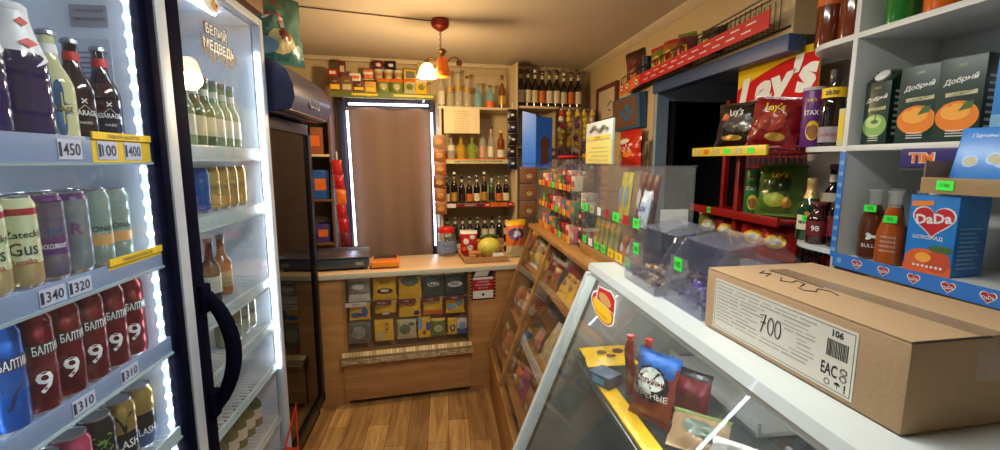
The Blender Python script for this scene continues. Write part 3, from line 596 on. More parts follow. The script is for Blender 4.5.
b = BB(); b.prism([(0, .372), (-.055, .345), (-.06, .31), (-.04, .30), (0, .31)], mosaic, 'x', -.71, .172); b.build('tiled_ledge', bar)
for u in (-.46, -.1):
    b = BB(); b.prism([(-.016, .30), (-.05, .30), (-.016, .25)], BEECH, 'x', u-.012, u+.012); b.build('ledge_bracket', bar)
b = BB(); b.tube([(-.67, .022, .708), (.156, .022, .708)], .004, STEEL); b.tube([(-.67, .022, .88), (.156, .022, .88)], .004, STEEL); b.build('hanging_rail', bar)
b = BB(); b.box((-.668, .004, .356), (.154, .007, .884), glassy('display_window_glass', (.985, .98, .96), .985, .03)); b.build('window_pane', bar)
# bags in the window
PY = col('pack_yellow', 242, 190, 30, .35); PB = col('pack_brown', 92, 40, 22, .4); PBL = col('pack_blue', 40, 92, 168, .35); PSI = pm('pack_silver', C(160, 162, 160), .3, .5, bump=(34, .5)); PGN = col('pack_green', 112, 128, 52, .4); PTE = pm('pack_teal_foil', C(72, 96, 92), .25, .5, bump=(30, .6)); PCR = col('pack_cream', 196, 188, 140, .45); PGG = col('pack_grey_green', 96, 108, 92, .4); PMA = col('pack_maroon', 110, 26, 34, .4); PPU = col('pack_purple', 74, 50, 120, .4); POR = col('pack_orange', 222, 110, 30, .4); PWH = col('pack_white', 222, 220, 212, .4); PRD = col('pack_red', 178, 24, 26, .35); PLB = col('pack_light_blue', 120, 170, 206, .4); PDK = col('pack_dark', 30, 24, 26, .35)
win = [
 ('wA', packet(.145, .17, .03, PSI, PWH, PWH, [(.45, .62, .3, .12, PWH)], [('COFFEE', .5, .75, .016, BLACK, .1)], 1), -.582, .706, 'silver grey bag with white band, top left of the counter window'),
 ('wB', packet(.16, .175, .035, PY, None, None, [(.5, .36, .36, .12, PB), (.5, .38, .2, .06, PWH)], [('GOLD', .5, .7, .02, PB, .1)], 2), -.415, .706, 'yellow bag with brown oval, top row second in the counter window'),
 ('wC', packet(.16, .18, .035, PY, PGN, None, [(.5, .7, .4, .2, PGG)], [], 3), -.245, .702, 'yellow bag with green upper half in the counter window'),
 ('wD', packet(.145, .175, .03, PTE, PWH, None, [(.5, .5, .3, .1, PWH)], [('Nut', .5, .5, .03, BLACK, .08)], 4), -.085, .706, 'teal foil bag with pale writing, left one of two at top right of window'),
 ('wD2', packet(.145, .175, .03, PTE, PWH, None, [(.5, .45, .4, .12, PWH)], [('Nut', .45, .5, .03, PBL, .08)], 5), .067, .706, 'teal foil bag with pale writing, right one of two at top right of window'),
 ('wE', packet(.14, .12, .03, PY, None, None, [(.35, .3, .3, .16, PBL), (.75, .45, .16, .3, PBL)], [], 6), -.585, .575, 'yellow bag with blue wave, middle row left in the counter window'),
 ('wF', packet(.15, .125, .03, PY, None, PB, [(.5, .25, .38, .13, PB), (.5, .3, .2, .07, PWH), (.5, .85, .2, .07, PRD)], [], 7), -.415, .572, 'yellow and brown bag in the middle row of the counter window'),
 ('wG', packet(.155, .13, .03, PY, None, None, [(.5, .72, .24, .12, PRD), (.8, .2, .14, .14, PPU)], [('Лето', .5, .72, .014, YEL, .06)], 8), -.25, .568, 'plain yellow bag with red oval, centre of the counter window'),
 ('wH', packet(.14, .125, .03, PY, None, POR, [], [], 9), -.09, .57, 'plain yellow bag with orange foot in the counter window'),
 ('wI', packet(.14, .125, .03, PY, PDK, None, [(.3, .4, .24, .16, PLB), (.72, .6, .18, .2, PLB)], [], 10), .068, .57, 'yellow bag with pale blue animals, middle row right in counter window'),
 ('wJ', packet(.15, .15, .03, PGG, None, None, [(.45, .5, .32, .3, PSI)], [], 11), -.59, .412, 'grey green bag at lower left of the counter window'),
 ('wK', None, -.43, .412, 'flat yellow packet with red emblem, lower row of the counter window'),
 ('wL', packet(.135, .14, .03, PCR, None, None, [(.4, .5, .3, .26, PGG), (.75, .75, .16, .09, PGG)], [], 12), -.275, .412, 'cream bag with grey paw mark, lower row of the counter window'),
 ('wM', None, -.155, .41, 'small yellow and blue carton, lower row of the counter window'),
 ('wN', packet(.105, .13, .03, PGN, PY, None, [(.5, .42, .34, .2, PCR)], [], 13), -.055, .412, 'green bag with yellow header, lower row of the counter window'),
 ('wO', packet(.07, .125, .028, PY, None, None, [(.5, .4, .3, .2, PDK), (.5, .42, .18, .12, PWH)], [], 14), .045, .412, 'narrow yellow bag with dark eye, lower right of the counter window'),
 ('wP', packet(.075, .135, .028, PWH, PMA, PBL, [(.5, .45, .34, .22, PLB)], [], 15), .115, .412, 'white bag with maroon header, far lower right of the counter window')]
def em_k(p, w, h, d): disc(p, flat_fn(-d/2-.0012, h*.66, .02), 0, 0, .012, .03, PRD, 16); disc(p, flat_fn(-d/2-.0016, h*.66, .02), 0, 0, .006, .018, YEL, 12); disc(p, flat_fn(-d/2-.0012, h*.25, -.02), 0, 0, .03, .02, PCR, 12)
def em_m(p, w, h, d): disc(p, flat_fn(-d/2-.0014, h*.25), 0, 0, .012, .018, PRD, 12)
for k, m, u, z, lb in win:
    if k == 'wK': bput(k, carton(.125, .15, .02, PY, [], [('Лето', .07, .06, .012, PRD, .05)], extra=em_k), 'coffee_packet', lb, 'packet', u, .06, z+.002)
    elif k == 'wM': bput(k, carton(.085, .145, .03, PY, [(.0, .06, .03, .145, PLB), (.055, .05, .085, .11, PBL)], [], extra=em_m), 'coffee_carton', lb, 'box', u, .06, z+.002)
    else:
        hi = z > .5
        o = bput(k, m, 'coffee_packet', lb, 'packet', u, .062 if z < .7 and z > .5 else .055, z if hi else z+.001, rx=R(-3))
for i in range(5):
    u = -.6+.165*i
    p = BB(); mm = PWH if i == 0 else PMA
    p.box((u-.07, .0145, .682), (u+.06, .017, .712), mm); p.text(['СУПЕРЦЕНА', 'Якобс', 'кофе', 'кофе', 'кофе'][i] if i else 'ЦЕНА', lambda a, c, u=u: (u+a-.005, .0138, .697+c), .015, PDK if i == 0 else PWH, .1, .01)
    solo(p, 'price_ribbon', ['white price ribbon at left of the counter window rail', 'maroon price ribbon over the yellow and brown bag', 'maroon price ribbon over the centre yellow bag', 'maroon price ribbon over the plain yellow bag', 'maroon price ribbon at right end of window rail'][i], 'price strip', 'price ribbons in the counter window')
# price card on the right pilaster
c = bthing('notice_card', 'red and white notice on black backing fixed to the counter front', 'sign', .257, -.004, .68)
p = BB(); p.box((.165, -.006, .675), (.352, -.001, .886), PDK)
for k in range(9):
    for u in (.166, .338): p.box((u, -.0066, .68+k*.024), (u+.013, -.006, .69+k*.024), POR)
p.build('backing', c)
p = BB(); p.box((.186, -.010, .685), (.332, -.0065, .838), PWH); p.box((.186, -.0106, .742), (.332, -.010, .822), PRD)
for k, t in enumerate(('ЗАПРЕЩЕНО', 'ПРОДАЖА ПИВА', 'ДО 18 ЛЕТ')): p.text(t, lambda a, q, k=k: (.259+a, -.0110, .805-.022*k+q), .012, WHITE, .12)
disc(p, lambda a, q: (.259+a, -.0106, .712+q), 0, 0, .01, .01, PDK, 12); p.build('printed_notice', c)
p = BB(); p.slab((.192, -.012, .845), (.288, -.012, .845), (.30, -.03, .885), (.204, -.03, .885), (0, .002, 0), PWH); p.build('clipped_slip', c)
# things on the counter top
ZT0 = .9212
s = bthing('weighing_scale', 'dark grey weighing scale with steel pan at the counter left end', 'scale', -.70, .2, ZT0)
DG = pm('scale_grey', C(66, 72, 80), .4); b = BB(); b.box((-.86, .07, .935), (-.515, .36, 1.0), DG, .012); b.build('scale_body', s)
b = BB(); b.box((-.87, .06, 1.007), (-.51, .37, 1.014), STEEL, .003); b.box((-.865, .36, 1.014), (-.515, .366, 1.027), STEEL, .002); b.build('steel_pan', s)
b = BB(); b.box((-.60, .067, .956), (-.55, .07, .978), pm('lcd_green', C(140, 152, 132), .3)); b.build('display_panel', s)
for u in (-.84, -.56):
    for v in (.1, .33): b = BB(); b.lathe([(.014, .9212), (.016, .93), (.012, .937)], BLACK, 10, (u, v, 0)); b.build('rubber_foot', s)
for u in (-.8, -.7, -.6): b = BB(); b.lathe([(.01, .999), (.01, 1.008)], DG, 8, (u, .21, 0)); b.build('pan_post', s)
s = bthing('coin_tray', 'orange plastic change tray with dark inset on the counter', 'tray', -.42, .14, ZT0)
OG = col('orange_plastic', 236, 140, 30, .3); b = BB(); b.box((-.50, .06, .93), (-.31, .27, .972), OG, .012); b.build('tray_body', s)
b = BB(); b.box((-.485, .17, .9715), (-.325, .262, .976), PDK, .002); b.box((-.485, .08, .9715), (-.325, .15, .974), POR, .002); b.build('tray_inset', s)
for u in (-.46, -.36): b = BB(); b.lathe([(.010, .9212), (.012, .925), (.01, .934)], WHITE, 10, (u, .1, 0)); b.lathe([(.010, .9212), (.012, .925), (.01, .934)], WHITE, 10, (u, .21, 0)); b.build('tray_feet', s)
GLC = glassy('jar_glass', (.9, .93, .95), .86, .03, (.6, .62, .64))
def jar():
    b = MB(); b.lathe([(.066, 0), (.073, .008), (.074, .05), (.074, .12), (.066, .15), (.054, .165), (.054, .178)], GLC, 24)
    l = MB(); l.lathe([(.0755, .03), (.0755, .11)], col('jar_label_blue', 122, 140, 176), 24, a0=R(200), a1=R(340), caps=False); l.text('МЕЛОЧЬ', cyl_fn(.0765, .075), .016, BLACK, .07); l.text('на чай', cyl_fn(.0765, .05), .012, BLACK, .05)
    k = MB(); k.lathe([(.057, .165), (.06, .168), (.06, .195), (.054, .202), (0, .204)], col('lid_red', 206, 34, 28, .3), 24)
    cs = MB(); 
    for i in range(40): a = i*2.4; rr = .05*math.sqrt((i % 12)/12); cs.lathe([(.009, 0), (.009, .002)], STEEL, 8, (rr*math.cos(a), rr*math.sin(a), .006+.0011*i))
    return [('jar_glass', b, None), ('paper_label', l, 0), ('screw_lid', k, None), ('coins', cs, 0)]
bput('jar', jar, 'glass_jar', 'round glass jar with red lid and blue label on the counter', 'jar', .06, .42, ZT0, sc=1.08)
CARD = pm('corrugated_card', C(160, 112, 72), .75, nz=(20, .08)); CARDL = pm('corrugated_card_light', C(190, 146, 98), .75, nz=(30, .07))
s = bthing('cardboard_tray', 'shallow cardboard tray holding a melon on the counter right end', 'tray', .29, .2, ZT0)
b = BB(); b.box((.15, .07, .922), (.45, .37, .927), CARD); b.build('tray_bottom', s)
b = BB(); b.prism([(.07, .922), (.055, .968), (.06, .968), (.075, .925)], CARDL, 'x', .148, .452); b.prism([(.37, .922), (.385, .975), (.38, .975), (.365, .925)], CARDL, 'x', .148, .452); b.prism([(.15, .922), (.135, .972), (.14, .972), (.155, .925)], CARDL, 'y', .065, .375); b.prism([(.45, .922), (.465, .972), (.46, .972), (.445, .925)], CARDL, 'y', .065, .375); b.build('tray_sides', s)
MEL = pm('melon_skin', C(206, 200, 84), .4, nz=(30, .16), bump=(60, .25)); b = BB()
vs = MB(); vs.ball((0, 0, .075), (.088, .08, .074), MEL, 24, 16); st = MB(); st.tube([(0, 0, .147), (.004, 0, .158), (.012, .002, .165)], [.006, .004, .003], pm('dry_stalk', C(120, 96, 50), .7), 6)
put('melon', lambda: [('melon_body', vs, None), ('stalk', st, None)], 'melon', 'round yellow green melon in the cardboard tray', 'melon', bw(.358, .23, .929), .3)
bput('rwbag', packet(.15, .19, .07, PRD, PWH, None, [(.3, .55, .16, .12, PWH), (.7, .72, .16, .09, PWH), (.55, .3, .2, .12, PWH), (.2, .25, .1, .08, POR)], [], 21), 'snack_bag', 'red bag with white blotches behind the cardboard tray', 'bag', .214, .29, .940, rx=R(-2), sc=(.9, .6, 1))
bput('brownbag', packet(.10, .075, .05, pm('bread_brown', C(172, 112, 64), .6, nz=(14, .2)), None, None, [(.6, .4, .12, .18, PB)], [], 22), 'paper_packet', 'small brown packet at front of the cardboard tray', 'packet', .235, .13, .928, rx=R(-20))
s = bthing('price_card', 'white price card standing in front of the melon', 'price tag', .395, .09, .928)
b = BB(); b.slab((.355, .083, .929), (.435, .083, .929), (.435, .10, .985), (.355, .10, .985), (0, .002, 0), PWH); b.text('ДЫНЯ 90р', lambda a, c: (.395+a, .0905+c*.3-.0012, .957+c), .014, BLACK, .07); b.build('card', s)
b = BB(); b.slab((.375, .10, .929), (.415, .10, .929), (.415, .101, .97), (.375, .101, .97), (0, .02, 0), PWH); b.build('card_foot', s)
s = BB(); s.box((.27, .395, .922), (.52, .475, 1.03), CARD, .004); s.box((.27, .394, .97), (.52, .3952, .99), CARDL); solo(s, 'cardboard_box', 'narrow brown carton behind the melon on the counter', 'box')
z = MB(); z.tube([(-.075, 0, .018), (-.06, 0, .019), (0, .004, .02), (.06, 0, .019), (.072, -.002, .018)], [.006, .016, .019, .016, .006], pm('zucchini_green', C(66, 92, 44), .4, nz=(20, .3)), 12); zs = MB(); zs.tube([(.072, -.002, .018), (.088, -.004, .02)], [.005, .006], pm('zucchini_stalk', C(120, 130, 70), .6), 6)
put('zuc', lambda: [('zucchini_body', z, None), ('stalk', zs, None)], 'zucchini', 'dark green zucchini lying above the melon on a carton', 'vegetable', bw(.40, .435, 1.030), BANG+.1)
bput('purplebag', packet(.14, .245, .06, POR, PY, PCR, [(.5, .62, .42, .16, PPU), (.5, .62, .2, .08, PWH)], [('Chips', .5, .45, .02, PPU, .09)], 23), 'snack_bag', 'orange snack bag with purple oval at the counter right end', 'bag', .562, .20, .928, rx=R(-6), sc=1.15)

# ================================================================== DOORWAY WITH CURTAIN
dm = pm('door_frame_navy', C(34, 38, 70), .4); b = BB()
b.box((-.745, .97, 0), (-.685, 1.048, 2.15), dm, .004); b.box((.012, .97, 0), (.05, 1.048, 2.15), dm, .004); b.box((-.685, .97, 2.10), (.012, 1.048, 2.15), dm, .004); structure(b, 'door_1', 'dark blue frame around the curtained doorway')
CLOTH = pm('curtain_brown', C(134, 108, 92), .85, nz=(40, .06)); b = BB(); n, mz = 90, 20; vs = []
for j in range(mz+1):
    for i in range(n+1):
        u = -.68+.69*i/n; t = j/mz
        vs.append((u, 1.0+.009*math.sin(i*.30+.8*math.sin(t*2.2))*(.4+.6*(1-t))+.016*math.sin(i*.13+1.5*t)-.010, .70+1.395*t))
b.add(vs, [(j*(n+1)+i, j*(n+1)+i+1, (j+1)*(n+1)+i+1, (j+1)*(n+1)+i) for j in range(mz) for i in range(n)], CLOTH)
cu = bthing('curtain', 'brown grey fabric curtain hanging in the lit doorway', 'curtain', -.335, 1.0, .70); b.build('curtain_cloth', cu, ang=80)
b = BB(); b.tube([(-.684, .985, 2.092), (.011, .985, 2.092)], .006, STEEL); b.build('curtain_rod', cu)
DL = emis('doorway_led', (.70, .76, 1.), 9)
for nm, p0, p1, lb in (('l', (-.672, .955, 2.06), (-.650, .955, .93), 'bluish white light tube down the left side of the doorway'), ('r', (.018, .958, 2.06), (.032, .958, .90), 'bluish white light tube down the right side of the doorway'), ('t', (-.66, .955, 2.115), (-.01, .955, 2.12), 'bluish white light tube across the top of the doorway')):
    s = thing('doorway_light_tube', lb, 'light', bw(*p1) if nm != 't' else bw(-.33, .955, 2.11), BANG, 'light tubes around the doorway')
    b = BB(); b.tube([p0, p1], .0085, DL, 8); b.build('glowing_tube', s); b = BB(); q = Vector((0, .011, 0)); b.tube([Vector(p0)+q, Vector(p1)+q], .007, dm, 6); b.build('tube_backing', s)

# ================================================================== SHELF OVER THE DOOR
s = bthing('wall_shelf', 'long shelf over the doorway with a yellow green price strip', 'shelf', -.4, .92, 2.10)
PALEW = pm('pale_shelf_board', C(206, 186, 148), .45, nz=(9, .08))
b = BB(); b.box((-.86, .80, 2.165), (.03, 1.045, 2.183), PALEW, .002); b.build('shelf_board', s)
b = BB(); b.box((-.80, .795, 2.148), (.03, .80, 2.192), col('strip_green', 92, 110, 34, .5)); b.box((-.62, .794, 2.165), (-.42, .795, 2.18), YEL); b.box((-.30, .794, 2.165), (.02, .795, 2.18), YEL)
for u in (-.48, -.08): b.text('№1', lambda a, c, u=u: (u+a, .7932, 2.167+c), .025, YEL, .08)
b.build('price_strip', s)
for u in (-.7, -.05): b = BB(); b.prism([(1.045, 2.165), (.83, 2.165), (1.045, 2.12)], STEEL, 'x', u-.008, u+.008); b.build('shelf_bracket', s)
ZS = 2.1835; LS = 1.28
low = [(-.745, .085, .10, PB, 'brown'), (-.655, .08, .105, pm('kraft_dark', C(120, 78, 44), .6), 'darker brown'), (-.565, .085, .075, PB, 'short brown'), (-.475, .08, .075, col('kraft_orange', 214, 160, 60, .5), 'orange'), (-.375, .095, .085, PGN, 'green'), (-.27, .095, .085, PGN, 'green'), (-.165, .09, .09, PCR, 'cream'), (-.07, .09, .09, PY, 'yellow')]
pos_w = ['at the left end', 'second from the left end', 'third from the left end', 'in the middle left', 'left of centre', 'right of centre', 'second from the lamp', 'closest to the lamp']
for i, (u, w_, h_, m, cn) in enumerate(low):
    if cn in ('green', 'cream', 'yellow'): bput('odl'+cn, packet(w_, h_+.02, .05, m, POR if cn != 'yellow' else PWH, None, [(.5, .5, .3, .2, PCR if cn == 'green' else PGN)], [], 30+i, nx=8, nz=10), 'tea_packet', cn+' tea packet on the shelf over the doorway, '+pos_w[i], 'packet', u, .86, ZS, sc=(1.1, 1, 1.2))
    else: bput('odl'+str(i), carton(w_, h_, .09, m, [(.01, .02, w_-.01, h_*.5, PCR if i == 1 else YEL)], [('ЧАЙ', w_/2, h_*.7, .014, PCR, .05)]), 'tea_box', cn+' tea box on the shelf over the doorway, '+pos_w[i], 'box', u, .87, ZS, sc=(1.08, 1, 1.25))
upp = [(-.76, .07, .055, PRD, 'low red', .10), (-.70, .055, .12, PMA, 'tall maroon', .105), (-.60, .085, .06, PWH, 'white', .075)]
for i, (u, w_, h_, m, cn, zz0) in enumerate(upp): bput('odu'+str(i), carton(w_, h_, .06, m, [(.012, h_*.3, w_-.012, h_*.7, [PWH, PCR, POR][i])], []), 'tea_box', cn+' box stacked on the brown boxes over the doorway', 'box', u+(.01 if i else 0), .915 if i == 1 else .87, ZS+[.1265, .1325, .1][i] if i < 2 else ZS+.0955, sc=1)
shelf2 = bthing('wall_shelf', 'narrow upper shelf close under the ceiling, over the doorway', 'shelf', -.25, 1.0, 2.29); b = BB(); b.box((-.54, .93, 2.308), (.03, 1.045, 2.318), PALEW, .002); b.build('shelf_board', shelf2)
b = BB(); b.box((-.54, 1.0, 2.19), (-.53, 1.045, 2.308), PALEW); b.box((.02, 1.0, 2.19), (.03, 1.045, 2.308), PALEW); b.build('shelf_bracket', shelf2)
BRD_ = pm('cup_band_tan', C(176, 130, 70), .5)
def cup():
    b = MB(); b.lathe([(.026, 0), (.034, .05), (.035, .06)], PCR, 14); k = MB(); k.lathe([(.037, .058), (.037, .066), (0, .07)], PWH, 14); l = MB(); l.lathe([(.0305, .018), (.034, .045)], BRD_, 14, caps=False)
    return [('cup_body', b, None), ('cup_lid', k, None), ('paper_band', l, 0)]
for i, (u, m, cn) in enumerate(((-.49, PMA, 'maroon'), (-.41, PCR, 'cream'), (-.33, PCR, 'cream'), (-.25, PCR, 'cream'))):
    if i == 0: bput('odc', carton(.075, .07, .07, POR, [(.0, .03, .075, .05, PWH)]), 'tea_box', 'small orange box left of the cream cups near ceiling', 'box', u, .955, 2.3185)
    else: bput('cup', cup, 'noodle_cup', 'cream lidded cup near the ceiling over the doorway, '+['', 'left one', 'middle one', 'right one of three'][i], 'cup', u, .955, 2.3185, sc=1.12)
for i, u in enumerate((-.41, -.31)): bput('ods'+str(i), packet(.09, .07, .04, [PMA, PDK][i], None, None, [(.5, .5, .25, .2, PWH)], [], 40+i, nx=6, nz=8), 'tea_packet', ['maroon', 'black'][i]+' small packet on top of the cream cups', 'packet', u, .955, 2.3965)
bput('odg', carton(.1, .085, .06, PY, [(.012, .015, .088, .07, PGG)]), 'framed_box', 'yellow box with dark window near ceiling, left of lamp', 'box', -.155, .955, 2.3185)
bput('odp', packet(.09, .14, .05, PCR, PY, None, [], [], 44, nx=6, nz=8), 'tea_packet', 'tall cream packet near ceiling behind the glowing lamp', 'packet', -.05, .955, 2.3185)

# ================================================================== DIM SHELF IN THE LEFT CORNER
s = bthing('corner_shelf_unit', 'dim brown shelf unit in the left back corner', 'shelf', -.95, .8, 0); DW = wood_mat('dark_shelf_wood', C(84, 54, 36), C(118, 80, 52), (1, 1, 7), .5)
b = BB(); b.box((-1.18, .62, 0), (-1.16, 1.04, 2.2), DW); b.box((-.79, .62, .93), (-.775, 1.04, 2.2), DW); b.build('side_panel', s)
for z in (1.02, 1.36, 1.70, 2.03): b = BB(); b.box((-1.16, .62, z-.018), (-.79, 1.04, z), DW if z != 1.70 else PALEW, .002); b.build('shelf_board', s)
k = 0
for z, its in ((1.02, ((-1.05, .12, .16, PDK), (-.87, .10, .14, PPU))), (1.36, ((-1.04, .13, .2, PDK), (-.87, .12, .22, PBL))), (1.70, ((-1.06, .1, .16, PB), (-.92, .17, .2, pm('box_rust', C(140, 74, 34), .6)))), (2.03, ((-1.09, .1, .2, PGG), (-.98, .08, .12, PCR), (-.86, .1, .1, PWH)))):
    for (u, w_, h_, m) in its:
        k += 1; bput('dim%d' % k, carton(w_, h_, .14, m, [(w_*.15, h_*.3, w_*.85, h_*.7, PCR if k % 2 else POR)], []), 'carton', ['black box at bottom left of the dim corner shelves', 'purple box at bottom right of the dim corner shelves', 'black box in dark middle of the corner shelves', 'blue box in dark middle of the corner shelves', 'brown box beside the rust box on corner shelves', 'rust coloured large box on the corner shelves', 'grey green box on top corner shelf', 'cream box on top corner shelf', 'white box on top corner shelf'][k-1], 'box', u, .74, z)
def strip_of(nk, w, h, mats, seed, emb=None):
    """a hanging strip: a cord with packets clipped one under the other"""
    def mk():
        c = MB(); c.box((-.004, .012, -nk*h), (.004, .014, .06), PWH); c.tube([(0, .013, .06), (0, .005, .075), (0, -.005, .07)], .002, STEEL, 6); out = [('hanging_strip', c, None)]
        for i in range(nk):
            q = packet(w, h*.97, .025, mats[i % len(mats)], None, None, emb, [], seed+i, nx=6, nz=8)()
            for nme, mb, par in q:
                mb.v = [p+Vector((.004*((i*7) % 3-1), 0, -(i+1)*h)) for p in mb.v]
                out.append(('sachet' if par is None else 'printed_design', mb, None if par is None else len(out)-1))
        return out
    return mk
bput('redstrip', strip_of(6, .075, .112, [PRD, PRD, POR, PRD, PRD, PMA], 50), 'hanging_sachet_strip', 'narrow strip of red sachets hanging left of the doorway', 'snack strip', -.735, .60, 1.66, ry=R(-3))

# ================================================================== BOTTLE SHELVES RIGHT OF THE DOOR
s = bthing('bottle_shelf_unit', 'cream shelf unit of bottles between doorway and blue stand', 'shelf', .38, .87, 0)
b = BB(); b.box((.055, .70, 0), (.073, 1.04, 2.07), PALEW, .002); b.box((.70, .70, 0), (.718, 1.04, 2.46), PALEW, .003); b.build('side_panel', s)
b = BB(); b.box((.073, 1.025, 0), (.70, 1.042, 2.40), backpaint); b.build('back_panel', s)
SHZ = [2.09, 1.655, 1.285, .935]
for z in SHZ: b = BB(); b.box((.05, .70, z-.02), (.70, 1.025, z), PALEW, .003); b.build('shelf_board', s)
b = BB(); b.box((.09, .694, 1.628), (.66, .699, 1.668), PCR); b.box((.09, .6935, 1.66), (.66, .694, 1.668), POR); b.text('СИДР  ЭКСТРА  СТОЛИЧНАЯ  СТОЛИЧНАЯ', lambda a, c: (.375+a, .693, 1.645+c), .018, BLACK, .54, .02); b.build('price_strip', s)
b = BB(); b.box((.075, .694, 1.262), (.18, .699, 1.295), PWH); b.box((.18, .694, 1.264), (.42, .699, 1.293), PMA); b.box((.42, .694, 1.262), (.69, .699, 1.297), POR)
for u in (.45, .655): disc(b, lambda a, c, u=u: (u+a, .6932, 1.28+c), 0, 0, .032, .024, PRD, 16); disc(b, lambda a, c, u=u: (u+a, .6928, 1.28+c), 0, 0, .02, .006, PWH, 12)
b.text('ЛАВ РАДУГА', lambda a, c: (.30+a, .6932, 1.279+c), .014, PWH, .2, .01); b.text('0,5', lambda a, c: (.55+a, .6932, 1.28+c), .02, PRD, .06); b.build('price_strip', s)
p = BB(); p.box((.09, .688, 1.875), (.385, .690, 2.075), pm('old_paper', C(216, 198, 158), .8))
for k in range(9): p.text('ПЕРЕЧЕНЬ ТОВАРОВ И ЦЕНА'[(k % 4):18+(k % 5)], lambda a, c, k=k: (.235+a, .6875, 2.05-.02*k+c), .009, pm('ink_brown', C(120, 96, 66), .7), .24)
sh = solo(p, 'price_list_sheet', 'cream price list sheet hung under the top bottle shelf', 'sheet')
CLR = glassy('clear_spirit', (.95, .93, .88), .72, .04, (.75, .72, .62)); BLUG = glassy('blue_clear_glass', (.62, .84, .9), .6, .04, (.35, .6, .66)); WHK = pm('whisky_amber', C(122, 62, 22), .1, coat=.6); LBW = pm('bottle_label_white', C(216, 206, 182), .5); LBG = pm('bottle_label_gold', C(190, 146, 60), .4, .3); LBO = pm('bottle_label_orange', C(206, 104, 44), .5); WINE = pm('dark_wine_glass', C(26, 12, 14), .1, coat=.5)
SIL = pm('silver_cap', C(170, 168, 160), .3, .8); YLQ = glassy('yellow_liqueur', (.95, .80, .35), .5, .05, C(216, 172, 60)); GLQ = glassy('green_liqueur', (.75, .88, .4), .5, .05, C(150, 176, 70))
def row(items, z, v, group, sc=1.):
    for key, mk, px, py, lb in items:
        u = bu(px, py, v)[0]; bput(key, mk, 'spirit_bottle', lb, 'bottle', u, v, z, group=group)
bl = lambda h, r, g, l, c, **k: bottle(h, r, g, l, c, n=12, **k)
T1 = [('t1a', bl(.30, .030, CLR, LBW, SIL, lab=(.1, .45)), 441.5, 100), ('t1b', bl(.285, .030, CLR, LBG, SIL, lab=(.45, .58)), 450, 100), ('t1c', bl(.30, .031, CLR, LBG, SIL, lab=(.5, .62)), 458.5, 100), ('t1d', bl(.27, .033, CLR, LBG, WHK, lab=(.48, .62)), 467, 100), ('t1e', bl(.21, .036, BLUG, None, SIL, liquid=None), 478, 100), ('t1f', bl(.20, .04, BLUG, LBO, WHK, lab=(.03, .34)), 490, 100), ('t1g', bl(.29, .031, WHK, LBG, WHK, lab=(.15, .4), nlab=LBG), 502, 100)]
TL = ['tall clear bottle with white label, leftmost on top shelf under the lamp', 'tall clear bottle with narrow gold band, directly under the lamp', 'tall clear bottle with high gold label, third on top shelf', 'clear bottle with brown cap, fourth on top shelf', 'short pale blue bottle on the top bottle shelf', 'short blue bottle with orange foot on top shelf', 'amber whisky bottle at right end of top bottle shelf']
row([t+(l,) for t, l in zip(T1, TL)], SHZ[0], .86, 'bottles on the top shelf')
T2 = [('t2a', bl(.2, .033, CLR, LBW, SIL, lab=(.4, .62)), 451, 150), ('t2b', bl(.2, .036, YLQ, None, SIL), 461, 150), ('t2c', bl(.2, .037, GLQ, None, SIL), 472, 150), ('t2d', bl(.285, .027, CLR, pm('label_pink', C(206, 150, 130), .5), SIL, lab=(.1, .4), nlab=_M['label_pink']), 482.5, 150), ('t2e', bl(.29, .027, CLR, LBW, PDK, lab=(.1, .4), nlab=_M['label_pink']), 491, 150), ('t2f', bl(.25, .033, WHK, LBW, YEL, lab=(.1, .36), neck=.22), 501, 150)]
TL = ['small clear bottle with round white label, second shelf', 'bottle of yellow liqueur on second shelf', 'bottle of green liqueur on second shelf', 'slim clear bottle with pink label and silver cap', 'slim clear bottle with pink neck and black cap', 'brown bottle with yellow top at right end of second shelf']
row([t+(l,) for t, l in zip(T2, TL)], SHZ[1], .80, 'bottles on the second shelf')
for i in range(9):
    u = .12+.066*i; h_ = [.24, .27, .24, .23, .24, .22, .25, .22, .27][i]
    bput('t3%d' % (i % 4 if i != 6 else 5), bl(h_, .028, GRB if i == 6 else WINE, [LBW, LBG, PDK, LBO][i % 4], [SIL, WHITE, PDK, SIL][i % 4], lab=(.08, .36), nlab=[LBW, LBG, LBW, LBG][i % 4]), 'wine_bottle', ('green' if i == 6 else 'dark')+' wine bottle on third shelf behind counter, '+nth(i, 9), 'bottle', u, .82, SHZ[2], group='wine bottles on third shelf')
    bput('t4%d' % (i % 3), bl(.23, .029, WINE, [LBW, PDK, LBW][i % 3], [PDK, SIL, PMA][i % 3], lab=(.3, .55), nlab=LBW), 'wine_bottle', 'dark bottle on lowest shelf behind jar and melon, '+nth(i, 9), 'bottle', u, .80, SHZ[3], group='dark bottles on lowest shelf')
BRS = pm('snack_brown', C(150, 92, 36), .5); bput('brownstrip', strip_of(6, .105, .108, [pm('snack_face', C(150, 110, 76), .5), BRS, BRS, pm('snack_dk', C(120, 70, 34), .5), BRS, BRS], 60, [(.5, .45, .3, .2, pm('snack_tan', C(190, 140, 80), .5))]), 'hanging_sachet_strip', 'strip of brown snack sachets hanging right of the doorway', 'snack strip', .045, .66, 1.86)
